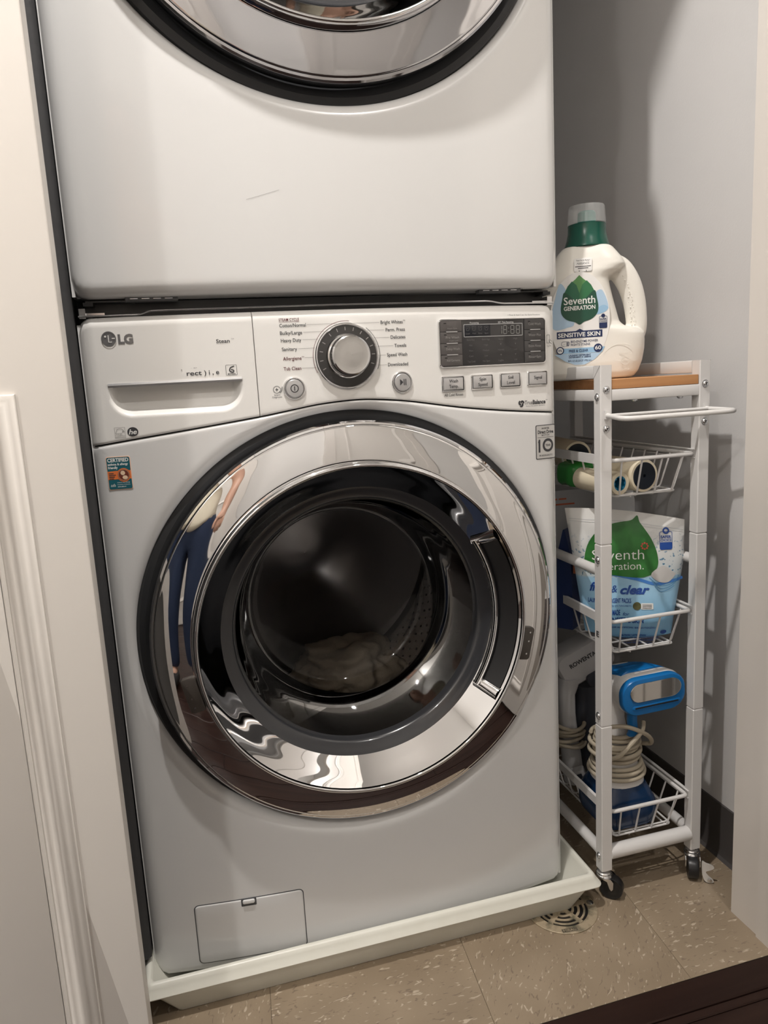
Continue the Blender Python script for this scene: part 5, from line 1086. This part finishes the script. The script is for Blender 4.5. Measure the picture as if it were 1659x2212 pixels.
for sx in (-1, 1):
    fwd = .10 if sx > 0 else .20
    body.append([P(0, 0, 1.44, .07), P(sx * .12, 0, 1.425, .055), P(sx * .185, 0, 1.39, .050), P(sx * .225, -.01, 1.26, .050), P(sx * .250, -.005, 1.13, .044), P(sx * .255, .05, 1.02, .040), P(sx * .250, fwd, .91, .028), P(sx * .248, fwd + .03, .865, (.032, .018))])
    for k, (dx, L) in enumerate(((-.024, .060), (-.008, .072), (.008, .068), (.022, .054))):
        body.append([P(sx * .248, fwd + .03, .865, (.032, .018)), P(sx * .248 + dx * .9, fwd + .045, .832, .0105), P(sx * .248 + dx, fwd + .050, .832 - L * .55, .0095), P(sx * .248 + dx * .9, fwd + .040, .832 - L, .0080)])
    body.append([P(sx * .248, fwd + .03, .865, (.032, .018)), P(sx * .248 - sx * .030, fwd + .048, .855, .012), P(sx * .248 - sx * .040, fwd + .062, .825, .010), P(sx * .248 - sx * .038, fwd + .066, .800, .008)])
    body.append([P(0, 0, .98, .11), P(sx * .085, 0, .90, .070), P(sx * .10, .005, .70, .066), P(sx * .11, .01, .50, .055), P(sx * .115, -.01, .30, .048), P(sx * .12, -.02, .10, .034), P(sx * .125, .06, .05, .034), P(sx * .13, .14, .045, .030)])
bd = skinned('body', body, SKIN, PE)
sh = [[P(0, 0, .85, (.182, .160)), P(0, 0, .90, (.182, .160)), P(0, 0, 1.05, (.160, .135)), P(0, 0, 1.20, (.150, .118)), P(0, 0, 1.33, (.155, .122)), P(0, 0, 1.43, (.10, .085))]]
for sx in (-1, 1): sh.append([P(0, 0, 1.33, (.155, .122)), P(sx * .14, 0, 1.405, .070), P(sx * .195, 0, 1.375, .066), P(sx * .226, -.006, 1.26, .064), P(sx * .232, -.008, 1.235, .066)])
skinned('t_shirt', sh, SHIRT, PE)
je = [[P(0, 0, 1.0, (.150, .130)), P(0, 0, .92, (.165, .145))]]
for sx in (-1, 1): je.append([P(0, 0, .92, (.165, .145)), P(sx * .095, 0, .80, .112), P(sx * .105, .005, .62, .100), P(sx * .11, .01, .48, .088), P(sx * .115, -.008, .28, .080), P(sx * .12, -.02, .08, .076)])
skinned('jeans', je, JEANS, PE)
for sx in (-1, 1): skinned('shoe', [[P(sx * .12, -.05, .045, .042), P(sx * .122, .03, .045, .044), P(sx * .128, .12, .040, .040), P(sx * .131, .18, .034, .032)]], SHOE, PE)
skinned('hair', [[P(0, -.02, 1.62, .072), P(0, -.015, 1.70, .090), P(0, .01, 1.75, .082), P(0, .055, 1.755, .050)]], HAIR, PE)
for sx in (-1, 1):
    q = MB(); q.lathe([(.0005, .013), (.008, .010), (.012, .004), (.012, 0)], (0, 0, 0), 16, axis='z', M=frame((PXc + sx * .032 * PS, PYc + .112 * PS, 1.665 * PS), math.pi)); q.build('eye', INK, PE)
    skinned('ear', [[P(sx * .082, .02, 1.63, .010), P(sx * .090, .012, 1.66, .013), P(sx * .090, .012, 1.685, .011)]], SKIN, PE, 1)
skinned('nose', [[P(0, .112, 1.675, .008), P(0, .128, 1.635, .013)]], SKIN, PE, 1)
skinned('mouth', [[P(-.022, .098, 1.595, .006), P(0, .106, 1.593, .008), P(.022, .098, 1.595, .006)]], mat('lips', (.42, .17, .15), .5), PE, 1)
